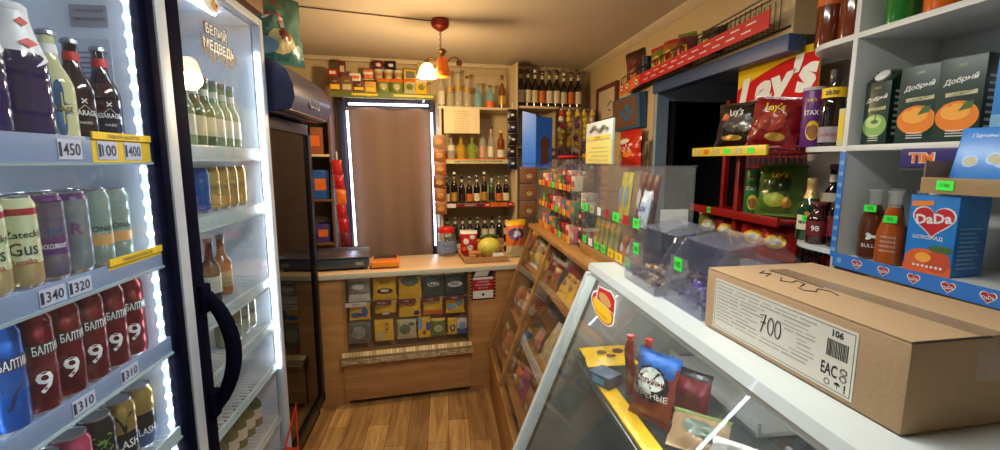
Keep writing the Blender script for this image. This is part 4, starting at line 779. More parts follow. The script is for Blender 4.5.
# right-hand upper shelf
s = bthing('wall_shelf', 'upper right wall shelf with a row of dark wine bottles', 'shelf', 1.0, .87, 2.1); b = BB(); b.box((.72, .72, 2.095), (1.30, 1.042, 2.115), PALEW, .003); b.build('shelf_board', s)
b = BB(); b.box((1.10, .86, 1.7), (1.12, 1.042, 2.095), PALEW, .002); b.build('side_panel', s)
b = BB(); b.box((.72, .80, 1.76), (1.10, 1.042, 1.778), PALEW, .003); b.build('shelf_board', s)
for i in range(9):
    px = 520.5+7.2*i; u = bu(px, 95, .84)[0]
    bput('t5%d' % (i % 4), bl([.32, .325, .32, .315][i % 4], .0312, WINE, [LBW, LBW, PCR, LBO][i % 4], [PMA, PDK, WHITE, PMA][i % 4], lab=(.12, .45), nlab=LBW), 'wine_bottle', 'tall dark wine bottle on upper right wall shelf, '+nth(i, 9), 'bottle', u, .84, 2.1155, group='wine bottles on upper right wall shelf', sc=(1, 1, 1-.05*(i == 6)))
for i in range(3): bput('t6%d' % i, bl(.25, .035, WINE, [PDK, LBG, LBG][i], [PMA, PMA, YEL][i], lab=(.1, .4), nlab=LBG), 'wine_bottle', 'dark bottle under the upper right shelf, '+['beside the blue stand', 'middle one', 'with yellow cap'][i], 'bottle', .90+.074*i, .90, 1.7785, group='bottles under the upper right shelf')
bput('nutstrip', strip_of(5, .085, .1, [PDK, pm('nut_blue', C(28, 34, 60), .4), PDK], 70, [(.5, .5, .2, .1, PWH)]), 'hanging_sachet_strip', 'strip of black sachets hanging left of the blue stand', 'snack strip', .665, .68, 2.08)
LOL = [col('sweet_yellow', 214, 182, 60), col('sweet_purple', 104, 66, 120), col('sweet_white', 214, 204, 196), col('sweet_red', 186, 50, 44), col('sweet_green', 130, 150, 66)]
def sweets(seed):
    def mk():
        rnd = random.Random(seed); c = MB(); c.tube([(0, 0, .02), (0, 0, -.78)], .002, PWH, 5); c.tube([(0, 0, .02), (0, .012, .035), (0, .024, .025)], .002, STEEL, 5); out = [('cord', c, None)]
        for i in range(15):
            a = rnd.uniform(0, 6.28); q = MB(); cx, cy, cz = .008*math.cos(a), -.014, -.02-.05*i
            q.ball((cx, cy, cz), .0245, LOL[(0 if i < 6 else 1)] if rnd.random() < .5 else LOL[rnd.randrange(5)], 8, 6); q.tube([(cx, cy, cz+.018), (cx*.5, cy+.01, cz+.03)], [.006, .011], LOL[2], 6); out.append(('wrapped_sweet', q, None))
        return out
    return mk
for j in range(2):
    for i in range(5): bput('sweets%d' % (i+5*j), sweets(80+i+5*j), 'hanging_sweet_strip', ['front', 'rear'][j]+' row strip of small wrapped sweets hanging in right corner, '+nth(i, 5), 'sweet strip', 1.05+.069*i+.03*j, .555+.085*j, 2.06-.03*j, group='sweet strips in the right corner')
s = thing('sweet_strip_rack', 'thin metal rail in the right corner carrying sweet strips', 'rack', bw(1.18, .57, 2.09), BANG); b = BB(); b.tube([(1.03, .57, 2.088), (1.33, .57, 2.088)], .004, STEEL); b.tube([(1.03, .655, 2.06), (1.37, .655, 2.06)], .004, STEEL); b.tube([(1.05, .57, 2.088), (1.05, 1.04, 2.088)], .004, STEEL); b.tube([(1.31, .57, 2.088), (1.31, 1.04, 2.088)], .004, STEEL); b.build('rail', s)

# ================================================================== CEILING LAMP 
lp = thing('pendant_lamp', 'hanging lamp with amber glass body and one glowing flower shade', 'lamp', (0, 2.9, 2.2))
COP = pm('copper_red', C(150, 48, 34), .35, .5); BRS2 = pm('old_brass', C(150, 106, 48), .35, .8); AMBG = pm('amber_glass', C(206, 96, 20), .15, coat=.6, emit=(C(220, 90, 14), .25))
b = MB(); b.lathe([(.012, 2.43), (.05, 2.455), (.056, 2.48), (.05, 2.5)], COP, 20, (-.01, 2.9, 0)); b.build('ceiling_rose', lp)
b = MB()
for k in range(7): 
    z = 2.43-.016*k; b.tube([(-.01+(.006*math.cos(a) if k % 2 else 0), 2.9+(0 if k % 2 else .006*math.cos(a)), z+.011*math.sin(a)) for a in [j*PI/5 for j in range(10)]], .0018, BRS2, 5, closed=True)
b.build('chain', lp)
b = MB(); b.lathe([(.01, 2.33), (.02, 2.325), (.028, 2.312), (.014, 2.30), (.012, 2.285), (.02, 2.28)][::-1], BRS2, 16, (0, 2.9, 0)); b.build('brass_cap', lp)
b = MB(); b.lathe([(.022, 2.158), (.04, 2.165), (.046, 2.185), (.044, 2.205), (.038, 2.22), (.036, 2.25), (.03, 2.27), (.018, 2.283)], AMBG, 20, (0, 2.9, 0)); b.build('amber_body', lp)
b = MB(); b.tube([(.02, 2.9, 2.24), (.05, 2.895, 2.275), (.08, 2.89, 2.28), (.10, 2.885, 2.265), (.102, 2.885, 2.25)], .005, BRS2, 8); b.lathe([(.016, 2.228), (.02, 2.25), (.012, 2.262)], BRS2, 12, (.102, 2.885, 0)); b.build('empty_arm', lp)
b = MB(); b.tube([(-.02, 2.9, 2.235), (-.05, 2.9, 2.27), (-.08, 2.9, 2.275), (-.095, 2.9, 2.26)], .005, BRS2, 8); b.lathe([(.014, 2.238), (.017, 2.26)], BRS2, 12, (-.095, 2.9, 0)); arm = b.build('lamp_arm', lp)
SHD = emis('glowing_shade', (1., .62, .22), 16); b = MB(); nn = 30; prf = [(.016, 2.242), (.032, 2.23), (.044, 2.205), (.05, 2.178), (.058, 2.155)]; vs = []
for r_, z_ in prf:
    for j in range(nn): a = 2*PI*j/nn; q = r_*(1+.10*math.cos(6*a)*(2.242-z_)/.087); vs.append((-.095+q*math.cos(a), 2.9+q*math.sin(a), z_))
b.add(vs, [(i*nn+j, i*nn+(j+1) % nn, (i+1)*nn+(j+1) % nn, (i+1)*nn+j) for i in range(len(prf)-1) for j in range(nn)], SHD); b.build('flower_shade', arm)
b = MB(); b.ball((-.095, 2.9, 2.195), (.024, .024, .032), emis('bulb_glow', (1., .72, .36), 40), 14, 10); b.build('light_bulb', arm)
pl = bpy.data.lights.new('bulb_light', 'POINT'); pl.energy = 47; pl.color = (1., .70, .36); pl.shadow_soft_size = .06; po = bpy.data.objects.new('bulb_light', pl); po.location = (-.095, 2.9, 2.12); COL.objects.link(po)
b = MB(); b.tube([(-1.3, 2.62, 2.493), (-.77, 2.74, 2.492), (-.3, 2.86, 2.493), (-.06, 2.9, 2.490)], .004, pm('ceiling_cable', C(110, 88, 62), .6), 6); solo(b, 'ceiling_cable', 'thin cable running along the ceiling to the lamp', 'cable')
# bag on top of the black cooler
TEAL = col('bag_teal', 52, 112, 108, .35); RF = col('bag_red', 176, 30, 40, .35)
put('tealbag', packet(.37, .34, .16, TEAL, None, None, [(.62, .28, .2, .16, PCR), (.66, .36, .1, .1, PMA), (.4, .2, .18, .1, PLB)], [('Ц', .52, .70, .16, PWH, .2), ('Ц', .52, .705, .125, RF, .15)], 90, nx=16, nz=20), 'snack_bag', 'large teal bag with red letter on top of the black cooler', 'bag', (-.85, 2.44, 2.13), R(42), rx=R(-6))
# ================================================================== GLAZED WOODEN DISPLAY ALONG THE RIGHT
DGL = glassy('display_glass', (.985, .985, .975), .98, .02, (.6, .62, .58))
wf = lambda z: .30+(z-.34)*.30/.86                 # x of the slanted front at height z
WY0, WY1 = 1.70, 3.06
s = thing('glazed_display_counter', 'pine display counter with slanted glass full of dried snacks', 'counter', (.65, 2.38, 0))
b = MB(); b.box((.30, WY0, 0), (.33, WY1, .335), PINE, .003); b.build('kick_panel', s)
b = MB(); b.box((.575, WY0, 1.195), (1.02, WY1+.01, 1.218), PINE, .004); b.build('top_board', s)
for y in (WY1-.03, 2.47, WY0+.002):
    b = MB(); b.prism([(wf(.33)-.004, .33), (wf(.33)+.03, .33), (wf(1.195)+.03, 1.195), (wf(1.195)-.004, 1.195)], PINE, 'y', y, y+.032); b.build('front_post', s)
b = MB(); b.prism([(.30, 0), (1.02, 0), (1.02, 1.195), (.60, 1.195), (.30, .335)], PINE, 'y', WY1, WY1+.012); b.build('end_panel', s)
b = MB(); b.box((1.0, WY0, 0), (1.02, WY1, 1.195), PINE); b.build('rear_panel', s)
for y0, y1 in ((2.504, WY1-.032), (WY0+.036, 2.468)):
    b = MB(); b.slab((wf(.34)+.004, y0, .34), (wf(.34)+.004, y1, .34), (wf(1.19)+.004, y1, 1.19), (wf(1.19)+.004, y0, 1.19), (.004, 0, 0), DGL); b.build('front_pane', s)
SHW = [.345, .62, .93]
for z in SHW: b = MB(); b.box((wf(z)+.045, WY0+.01, z-.010), (.99, WY1-.01, z), PINE, .001); b.build('shelf_board', s)
b = MB(); b.slab((wf(.62)+.024, 1.74, .606), (wf(.62)+.024, 2.46, .606), (wf(.66)+.024, 2.46, .66), (wf(.66)+.024, 1.74, .66), (.003, 0, 0), PWH)
for k in range(8): b.text('%d0р' % (k*3+5), lambda a, c, k=k: (wf(.633+c*.9)+.0225, 2.41-.09*k-a, .633+c*.9), .022, PRD, .06)
b.build('price_strip', s)
CLB = glassy('clear_bag', (.93, .88, .82), .35, .08, C(196, 160, 124)); FISH = pm('dried_fish', C(206, 182, 140), .45, nz=(25, .2), bump=(40, .6)); FPK = pm('pink_squid', C(196, 130, 120), .5, nz=(18, .2)); NUT = pm('nut_brown', C(136, 86, 46), .5, nz=(30, .3)); BRD = pm('brown_sticks', C(164, 106, 50), .55, nz=(30, .25))
def wput(key, mk, name, lb, cat, y, z, inset=.10, rz=R(-88), ry=R(-18), sc=1, group=None, rx=0): return put(key, mk, name, lb, cat, (wf(z)+inset-.018, y, z), rz, group, sc, rx=rx, ry=0)
SN = [('sA', packet(.15, .17, .05, BRD, CLB, None, [(.5, .5, .2, .14, PCR)], [], 101), 'brown'), ('sB', packet(.14, .16, .05, FPK, CLB, None, [(.5, .4, .22, .12, PWH)], [], 102), 'pink'), ('sC', packet(.15, .16, .045, NUT, PCR, None, [(.5, .6, .24, .12, PRD)], [], 103), 'dark nut'), ('sD', packet(.14, .165, .045, FISH, PWH, None, [(.5, .3, .2, .1, PBL)], [], 104), 'beige')]
lvl = {.345: 'bottom', .62: 'middle', .93: 'upper'}
for z, n0 in ((.345, 4), (.62, 4), (.93, 4)):
    for i in range(n0):
        k = SN[(i+int(z*10)) % 4]
        wput(k[0], k[1], 'dried_snack_bag', k[2]+' snack bag in far display bay, '+lvl[z]+' shelf, '+['nearest the middle post', 'second from the post', 'third from the post', 'beside the bar'][i], 'bag', 2.575+.125*i, z+.008, .09, group='snack bags in the far display bay', rx=R(-14), sc=(.8, 1, 1.2))
# near bay
for i in range(3):
    wput('yel', packet(.15, .22, .05, PY, PB, None, [(.5, .5, .3, .12, BRD)], [('СТИК', .5, .72, .025, PB, .1)], 110), 'snack_bag', 'yellow snack packet on upper shelf of wooden display, '+['nearest the white case', 'middle of three', 'furthest from the white case'][i], 'bag', 2.02+.114*i, .936, .10, group='yellow packets in the wooden display', rx=R(-32), sc=.75)
wput('pur', packet(.15, .18, .05, PPU, PWH, None, [(.5, .5, .3, .16, PLB)], [], 113), 'snack_bag', 'purple snack packet beside the white case frame', 'bag', 1.90, .936, .10, rx=R(-32), sc=.75)
def target_mark(p, w, h, d):
    for r_, m in ((.05, PWH), (.04, PRD), (.027, PWH), (.018, PRD)): disc(p, flat_fn(-d/2-.001-.0003*(5-r_*100), h*.5), 0, 0, r_, r_, m, 20)
wput('redt', carton(.13, .12, .05, PRD, extra=target_mark), 'snack_box', 'red box with white rings touching the white case frame', 'box', 1.775, .944, .135, rx=R(-14))
wput('pen', packet(.06, .15, .04, PSI, PDK, None, [(.5, .4, .3, .2, PWH)], [], 114), 'unshelved_snack_bag', 'narrow silver and black bag raised without support at top of the wooden display', 'bag', 2.335, 1.03, .15)  # raised clear of the yellow packets; nothing holds it up
wput('sC', SN[2][1], 'dried_snack_bag', 'dark nut bag just right of the middle post, upper shelf', 'bag', 2.395, .936, .10, rx=R(-18), sc=.8)
for i in range(6):
    wput('fish', packet(.075, .19, .03, FISH, PWH, None, [(.5, .5, .2, .24, PCR)], [], 120), 'dried_fish_bag', 'narrow bag of beige dried fish, '+nth(i, 6)+' in the row of six' if False else 'narrow bag of beige dried fish, '+['closest to the white case', 'second', 'third', 'fourth', 'fifth', 'furthest'][i]+' of the slanted row', 'bag', 1.80+.0765*i, .626, .10, group='dried fish bags', rx=R(-30), sc=(1, 1, 1.15))
wput('sB', SN[1][1], 'dried_snack_bag', 'pink squid bag at left end of the dried fish row', 'bag', 2.315, .626, .10, rx=R(-22), sc=.75)
wput('blu', packet(.13, .11, .04, PBL, CLB, None, [(.5, .45, .26, .2, PLB)], [], 121), 'snack_bag', 'blue snack bag beside the middle post of wooden display', 'bag', 2.41, .626, .06, rx=R(-22), sc=.75)
for i, (y, k, lb) in enumerate(((2.37, ('orb', packet(.14, .13, .06, POR, None, None, [(.5, .5, .26, .2, PWH)], [], 122)), 'orange bag on the lowest shelf beside the middle post'), (2.21, ('pnk', packet(.14, .2, .06, col('pack_magenta', 170, 60, 110), None, None, [(.5, .6, .26, .14, PLB)], [], 123)), 'magenta bag on the lowest shelf of wooden display'), (2.05, SN[0], 'brown bag on the lowest shelf, third from the middle post'), (1.89, SN[2], 'dark nut bag on the lowest shelf near the white case'))):
    wput(k[0], k[1], 'snack_bag', lb, 'bag', y, .362, .11, rx=R(-6))

# ================================================================== WHITE CHILLED DISPLAY CASE
WPL = pm('white_enamel', C(212, 220, 220), .3, coat=.3, nz=(4, .03)); GRI = pm('case_grey_lining', C(146, 144, 140), .45, nz=(5, .08)); GRD = pm('case_dark_lining', C(62, 64, 62), .5)
CGL = glassy('case_glass', (.95, .97, .96), .97, .0, (.45, .48, .47), 1.65)
CY0, CY1 = -.55, 1.652
gx = lambda z: .264+(z-.495)*(.296/.755)
s = thing('chilled_display_case', 'white chilled display case with slanted front glass', 'display case', (.8, .6, 0))
b = MB(); b.prism([(.555, 1.215), (.548, 1.235), (.555, 1.258), (1.22, 1.258), (1.22, 1.215)], WPL, 'y', CY0, CY1+.005); b.build('top_board', s)
b = MB(); b.prism([(.20, 0), (1.2, 0), (1.2, .45), (.245, .45), (.20, .33)], WPL, 'y', CY0, CY1); b.build('base', s)
b = MB(); b.prism([(gx(.42)-.012, .42), (gx(.42)+.030, .42), (gx(1.225)+.030, 1.225), (gx(1.225)-.012, 1.225)], WPL, 'y', CY1-.03, CY1); b.prism([(gx(.42)+.032, .42), (gx(.42)+.046, .42), (gx(1.215)+.046, 1.215), (gx(1.215)+.032, 1.215)], GRD, 'y', CY1-.03, CY1-.002); b.build('end_frame', s)
b = MB(); b.prism([(gx(.45)+.046, .45), (1.19, .45), (1.19, 1.214), (gx(1.214)+.046, 1.214)], GRI, 'y', CY1-.02, CY1-.008); b.build('end_panel', s)
b = MB(); b.box((1.17, CY0, .45), (1.2, CY1-.022, .62), GRI); b.box((1.17, CY0, 1.1), (1.2, CY1-.022, 1.214), GRI); b.box((1.185, CY0, .62), (1.2, CY1-.022, 1.1), GRD); b.build('rear_wall', s)
for y in (1.58, .98, .92, .32): b = MB(); b.box((1.165, y-.03, .62), (1.184, y, 1.1), STEEL, .003); b.build('sliding_door_stile', s)
b = MB(); b.slab((gx(.45), CY0, .45), (gx(.45), CY1-.032, .45), (gx(1.22), CY1-.032, 1.22), (gx(1.22), CY0, 1.22), (.005, 0, 0), CGL); b.build('front_pane', s)
b = MB(); b.box((.50, CY0, .872), (1.1, CY1-.03, .88), glassy('shelf_glass', (.92, .95, .94), .95, .02, (.45, .48, .47), 1.5)); b.build('glass_shelf', s)
b = MB(); b.box((.497, CY0, .868), (.501, CY1-.03, .884), STEEL); b.build('shelf_edge', s)
for y in (1.5, .4): b = MB(); b.tube([(.8, y, .45), (.8, y, .872)], .012, STEEL, 10); b.build('shelf_leg', s)
b = MB(); b.box((.30, CY0, .452), (1.16, CY1-.03, .47), GRI, .003); b.build('inner_tray', s)
for y0 in (1.06, .46): b = MB(); b.box((.85, y0, .885), (1.1, y0+.5, .90), GRI, .004); b.box((.85, y0, .885), (.862, y0+.5, .93), GRI, .003); b.build('steel_tray', s)
b = MB(); fn = lambda x, y: (gx(1.172+y*.93)-.002-.0000, 1.435-x, 1.172+y*.93)
def stick(e): return lambda x, y: (gx(1.170+y*.74)-.0015-e, 1.432-(2.7*x-.9*y), 1.170+y*.74)
disc(b, stick(0), 0, -.015, .042, .05, WHITE, 28); disc(b, stick(.0004), 0, -.017, .038, .045, RED, 28); disc(b, stick(.0008), 0, -.022, .034, .036, YEL, 28)
poly(b, stick(.0012), [(-.022, .0), (.045, -.005), (.05, .05), (.035, .068), (-.012, .052)], WHITE); poly(b, stick(.0016), [(-.018, .002), (.041, -.002), (.046, .046), (.034, .062), (-.010, .048)], RED); disc(b, stick(.002), .012, .02, .022, .02, OR, 14); b.text('НАСЛАЖДЕНИЕ', stick(.0022), .007, RED, .04, at=(0, -.04)); b.build('glass_sticker', s)
b = MB(); b.tube([(.64, CY0+.05, 1.203), (.64, CY1-.08, 1.203)], .009, emis('case_fill_tube', (1., 1., .97), 38), 8); b.build('fill_tube', s)  # unseen tube added under the top board to brighten the case
# goods inside the case
ZC = .8815
put('yelsheet', carton(.50, .012, .055, PY, []), 'yellow_liner', 'long yellow strip lying along the shelf edge in the case', 'strip', (.534, 1.215, ZC), PI/2)
put('yelbag', packet(.20, .12, .03, PY, None, None, [(.35, .5, .1, .12, PB), (.7, .55, .12, .12, PB), (.5, .3, .1, .08, PB)], [], 130), 'snack_bag', 'yellow bag with brown spots lying at the end of the case', 'bag', (.605, 1.498, ZC+.024), 0, rx=R(-78))
put('greybox', carton(.09, .04, .07, pm('box_slate', C(84, 94, 110), .4), [(.02, .008, .07, .03, PLB)]), 'small_box', 'small slate box on the yellow strip in the case', 'box', (.535, 1.40, ZC+.0135), R(-60))
SAUS = pm('brown_sausage', C(124, 44, 30), .3, coat=.4, nz=(14, .25))
put('bluebag', packet(.14, .205, .06, SAUS, PBL, None, [(.5, .55, .42, .26, PDK), (.5, .6, .32, .18, PWH)], [('КОПЧЁНЫЕ', .5, .42, .022, PWH, .12), ('Охотничьи', .5, .60, .02, PB, .09)], 131, patch=[(.05, .68, .95, .95, PBL)]), 'sausage_bag', 'bag of brown smoked snacks with blue header in the case', 'bag', (.580, 1.165, ZC+.012), R(-60), rx=R(-14))
for i, (x, y, lb) in enumerate(((.60, 1.34, 'thin dark brown sausage standing behind the blue topped bag'), (.63, 1.30, 'thin sausage with red tip right behind the blue topped bag'))):
    def sa():
        q = MB(); q.tube([(0, 0, .004), (.004, 0, .07), (0, .004, .15), (.004, 0, .19)], [.012, .016, .016, .011], SAUS, 10); t_ = MB(); t_.tube([(.004, 0, .188), (.005, 0, .205)], [.008, .012], RED, 8); return [('casing', q, None), ('red_tip', t_, None)]
    put('saus', sa, 'smoked_sausage', lb, 'sausage', (x, y, ZC), 0, ry=R(4*i-3))
put('darkbag', packet(.10, .16, .04, PMA, PDK, None, [(.5, .45, .3, .2, PB)], [], 132), 'snack_bag', 'dark maroon bag right of the blue topped bag', 'bag', (.685, 1.13, ZC+.01), R(-50), rx=R(-14))
put('greenbag', packet(.15, .12, .05, CLB, PGN, None, [(.5, .5, .3, .2, PGG), (.7, .35, .15, .1, GRB)], [], 133), 'snack_bag', 'clear bag with green leaves lying in the case', 'bag', (.63, 1.0, ZC+.018), R(-40), rx=R(-62))
FOILB = pm('crumpled_foil', C(150, 150, 148), .3, .4, nz=(30, .25), bump=(40, .6))
for i in range(3): put('foilbag', packet(.17, .15, .06, FOILB, PWH, None, [(.5, .5, .25, .2, PWH)], [], 134), 'foil_bag', 'crumpled silver bag lying in the case, '+['nearest the green leaf bag', 'middle of three', 'nearest the cardboard box corner'][i], 'bag', (.62+.05*i, .83-.18*i, ZC+.02), R(-50-10*i), group='silver bags in the case', rx=R(-66))

# ================================================================== CARDBOARD BOX ON THE CASE
P1 = Vector((.615, .972, 1.2595)); P2 = Vector((.640, .52, 1.2595)); L = (P2-P1).length; ux = (P2-P1).normalized(); uy = Vector((-ux.y, ux.x, 0)); HB = .142; DB = .285
bx = bpy.data.objects.new('cardboard_box', None); COL.objects.link(bx); bx.location = P1; WM[bx] = Matrix(((ux.x, uy.x, 0, P1.x), (ux.y, uy.y, 0, P1.y), (0, 0, 1, P1.z), (0, 0, 0, 1))); bx.rotation_euler = (0, 0, math.atan2(ux.y, ux.x)); tag(bx, 'large brown cardboard box with white shipping label on the display case', 'box')
KR = pm('kraft_board', C(178, 146, 110), .7, nz=(14, .05), bump=(90, .12)); TAPE = glassy('brown_tape', (.985, .975, .96), .985, .25, C(190, 150, 104)); INK = col('marker_ink', 40, 34, 34, .6); LBLP = pm('label_paper', C(216, 212, 198), .55, nz=(8, .03)); LPR = col('label_print', 172, 168, 160, .6)
def BX(): q = MB(); q.x = WM[bx]; return q
b = BX(); b.box((0, 0, .001), (L, DB, HB-.003), KR, .004); b.build('box_body', bx)
b = BX(); b.box((.001, .0005, HB-.0029), (L-.001, DB*.497, HB), KR, .0014); b.build('top_flap', bx)
b = BX(); b.box((.001, DB*.503, HB-.0029), (L-.001, DB-.0005, HB), KR, .0014); b.build('top_flap', bx)
b = BX(); b.box((.05, DB*.5-.024, HB+.0001), (L-.0005, DB*.5+.024, HB+.0005), TAPE); b.box((L+.0001, DB*.5-.024, HB-.07), (L+.0006, DB*.5+.024, HB), TAPE); b.build('packing_tape', bx)
b = BX(); b.box((L-.003, .003, HB-.0035), (L+.0006, DB*.495, HB-.0018), PDK); b.build('flap_gap', bx)
fl = lambda y: (lambda a, c: (a, y, c))
b = BX(); lx0, lx1, lz0, lz1 = .032, L-.075, .010, HB-.018
b.box((lx0, -.0008, lz0), (lx1, .0002, lz1), LBLP)
q = lambda x0, z0, x1, z1, m, e=.0011: b.box((x0, -e, z0), (x1, -.0007, z1), m)
for z_ in (lz0+.004, lz1-.005): q(lx0+.004, z_, lx1-.004, z_+.0008, INK)
for x_ in (lx0+.004, lx1-.005): q(x_, lz0+.004, x_+.0008, lz1-.004, INK)
rnd = random.Random(5)
for r_ in range(11):
    z_ = lz1-.014-r_*.0078; x_ = lx0+.010
    while x_ < lx1-.09:
        w_ = rnd.uniform(.02, .07); 
        if not (.165 < x_+w_*.5 < .24 and .045 < z_ < .10): q(x_, z_, min(x_+w_, lx1-.075), z_+.0026+.001*(rnd.random() < .3), LPR)
        x_ += w_+rnd.uniform(.004, .01)
b.text('106', lambda a, c: (lx1-.034+a, -.0012, lz1-.014+c), .012, INK, .036, .035)
x_ = lx1-.052
while x_ < lx1-.014: w_ = rnd.choice((.0008, .0014, .002)); q(x_, lz1-.055, x_+w_, lz1-.026, INK); x_ += w_+rnd.choice((.0008, .0012))
b.text('EAC', lambda a, c: (lx1-.044+a, -.0012, lz0+.036+c), .022, INK, .030, .02)
for k_ in range(2): b.tube([(lx1-.018+.006*math.cos(a), -.0011, lz0+.03+.012*k_+.005*math.sin(a)) for a in [j*PI/4 for j in range(8)]], .0007, INK, 4, closed=True)
b.tube([(lx1-.046+.005*math.cos(a), -.0011, lz0+.014+.005*math.sin(a)) for a in [j*PI/4 for j in range(8)]], .0006, INK, 4, closed=True)
poly(b, lambda a, c: (lx1-.027+a, -.0012, lz0+.015+c), [(-.006, 0), (-.004, .004), (0, .0055), (.004, .004), (.006, 0)], INK); q(lx1-.0275, lz0+.009, lx1-.0268, lz0+.016, INK); q(lx1-.015, lz0+.012, lx1-.0125, lz0+.021, INK); q(lx1-.015, lz0+.008, lx1-.0125, lz0+.0105, INK)
b.tube([(.175, -.001, .086), (.190, -.001, .090), (.183, -.001, .066), (.178, -.001, .052)], .0012, INK, 5); b.tube([(.177, -.001, .072), (.191, -.001, .074)], .0012, INK, 5)
for cx in (.203, .221): b.tube([(cx+.007*math.cos(a), -.001, .071+.017*math.sin(a)) for a in [j*PI/8 for j in range(16)]], .0012, INK, 5, closed=True)
b.build('shipping_label', bx)
b = BX(); zt = HB+.0008
for pts in ([(.06, .10), (.075, .075), (.085, .095), (.10, .07)], [(.115, .095), (.14, .07), (.155, .085), (.145, .105), (.17, .10), (.185, .075)], [(.19, .065), (.21, .06), (.222, .075), (.205, .095), (.225, .105), (.25, .095)], [(.06, .115), (.12, .118), (.2, .112)]): b.tube([(x, y, zt) for x, y in pts], .0011, INK, 5)
b.build('marker_scribble', bx)

# ================================================================== CLEAR BINS AND BOXES ON THE COUNTERS
ACR = glassy('clear_acrylic', (.97, .975, .98), .95, .03, (.8, .8, .8), 1.4); ACB = glassy('smoky_acrylic', (.90, .91, .95), .87, .05, (.52, .54, .64), 1.4)
def acr_tag(b, x, y, z, w, h, m, t=None):
    b.box((x-.0012, y-w/2, z-h/2), (x, y+w/2, z+h/2), m)
    if t: b.text(t, lambda a, c: (x-.0016, y-a, z+c), h*.45, BLACK, w*.8, .01)
SWB = [pm('sweet_wrap_beige', C(196, 170, 130), .35, nz=(20, .2)), pm('sweet_wrap_brown', C(120, 84, 56), .35, nz=(20, .2)), pm('sweet_wrap_purple', C(96, 84, 140), .35, nz=(20, .2))]
def bin_(name_lb, y0, y1, x0, x1, cont, n, seed, tagtxt):
    s = thing('acrylic_bin', name_lb, 'bin', ((x0+x1)/2, (y0+y1)/2, 1.2595), 0, 'clear sweet bins on the case'); z0 = 1.26; t = .003; hp = 1.435
    b = MB(); b.box((x0, y0, z0), (x1, y1, z0+t), ACB); b.build('bin_floor', s)
    for y in (y0, y1-t): b = MB(); b.prism([(x0, z0+t), (x1, z0+t), (x1, 1.38), ((x0+x1)/2+.05, hp+.02), (x0+.06, hp), (x0, 1.34)], ACB, 'y', y, y+t); b.build('side_wall', s)
    b = MB(); b.box((x0, y0+t, z0+t), (x0+t, y1-t, 1.335), ACB); acr_tag(b, x0-.0006, y0+(y1-y0)*.62, 1.375, .04, .034, GREEN_TAG, tagtxt); b.box((x0-.0005, y0+(y1-y0)*.40, 1.335), (x0+t, y0+(y1-y0)*.84, 1.395), ACB); b.build('front_wall', s)
    b = MB(); b.box((x1-t, y0+t, z0+t), (x1, y1-t, 1.38), ACB); b.build('rear_wall', s)
    b = MB(); b.slab((x0+.06, y0+t, hp-.002), (x0+.06, y1-t, hp-.002), ((x0+x1)/2+.05, y1-t, hp+.018), ((x0+x1)/2+.05, y0+t, hp+.018), (0, 0, .002), ACB); b.build('lid', s)
    rr = random.Random(seed)
    def sw(m):
        def mk():
            q = MB(); q.ball((0, 0, .011), (.019, .012, .011), m, 10, 6); e = MB(); e.tube([(.016, 0, .011), (.026, 0, .011), (.034, .002, .012)], [.004, .008, .013], m, 7); e.tube([(-.016, 0, .011), (-.026, 0, .011), (-.034, .002, .012)], [.004, .008, .013], m, 7); return [('sweet', q, None), ('wrapper_twists', e, None)]
        return mk
    for i in range(n):
        c_, r_ = i % 6, i//6; layer = r_//2; m = cont[i % len(cont)]
        put('sw'+m.name, sw(m), 'wrapped_sweet', 'one of the '+name_lb.split(' full of ')[1].split(' beside')[0].split(' in front')[0]+' heaped in its clear bin', 'sweet', (x0+.055+.075*(r_ % 2)+rr.uniform(-.01, .01)+.02*layer, y0+.04+(y1-y0-.08)*c_/5+rr.uniform(-.006, .006), z0+t+.003+.0235*layer), rr.uniform(0, 3), 'sweets in '+('beige' if cont[0] is SWB[0] else 'purple')+' bin')
bin_('clear bin full of beige and brown wrapped sweets beside the stacked boxes', 1.20, 1.425, .60, .86, [SWB[0], SWB[1]], 24, 3, '160')
bin_('clear bin full of purple wrapped sweets in front of the cardboard box', .992, 1.19, .62, .90, [SWB[2], SWB[2]], 24, 4, '185')
# stacked acrylic boxes with chocolate bars
def acr_box(lb, x0, x1, y0, y1, z0, z1, tags, sheet=False):
    s = thing('acrylic_display_box', lb, 'display box', ((x0+x1)/2, (y0+y1)/2, z0), 0, 'clear display boxes'); t = .003
    for nm, lo, hi in (('box_floor', (x0, y0, z0), (x1, y1, z0+t)), ('side_wall', (x0, y0, z0+t), (x1, y0+t, z1)), ('side_wall', (x0, y1-t, z0+t), (x1, y1, z1)), ('front_wall', (x0, y0+t, z0+t), (x0+t, y1-t, z1-.003)), ('rear_wall', (x1-t, y0+t, z0+t), (x1, y1-t, z1-.003)), ('lid', (x0-.004, y0-.006, z1), (x1+.004, y1+.004, z1+t))):
        b = MB(); b.box(lo, hi, ACR)
        if nm == 'front_wall':
            for i, (m, w_) in enumerate(tags): acr_tag(b, x0-.0004, y1-.05-(y1-y0-.08)*i/max(1, len(tags)-1), z0+.024, w_, .034, m, None if m in (WHITE, RED) else '%d' % (35+7*i))
        if nm == 'side_wall' and sheet and lo[1] == y0: b.box((x0+.07, y0-.001, z0+.01), (x1-.02, y0, z0+.075), PWH)
        b.build(nm, s)
    return s
acr_box('clear display box on top of the stack with yellow and brown bars', .655, .845, 1.44, 2.09, 1.412, 1.632, [(GREEN_TAG, .075), (PCR, .05), (WHITE, .04), (RED, .035), (GREEN_TAG, .06), (RED, .04), (GREEN_TAG, .05)], True)
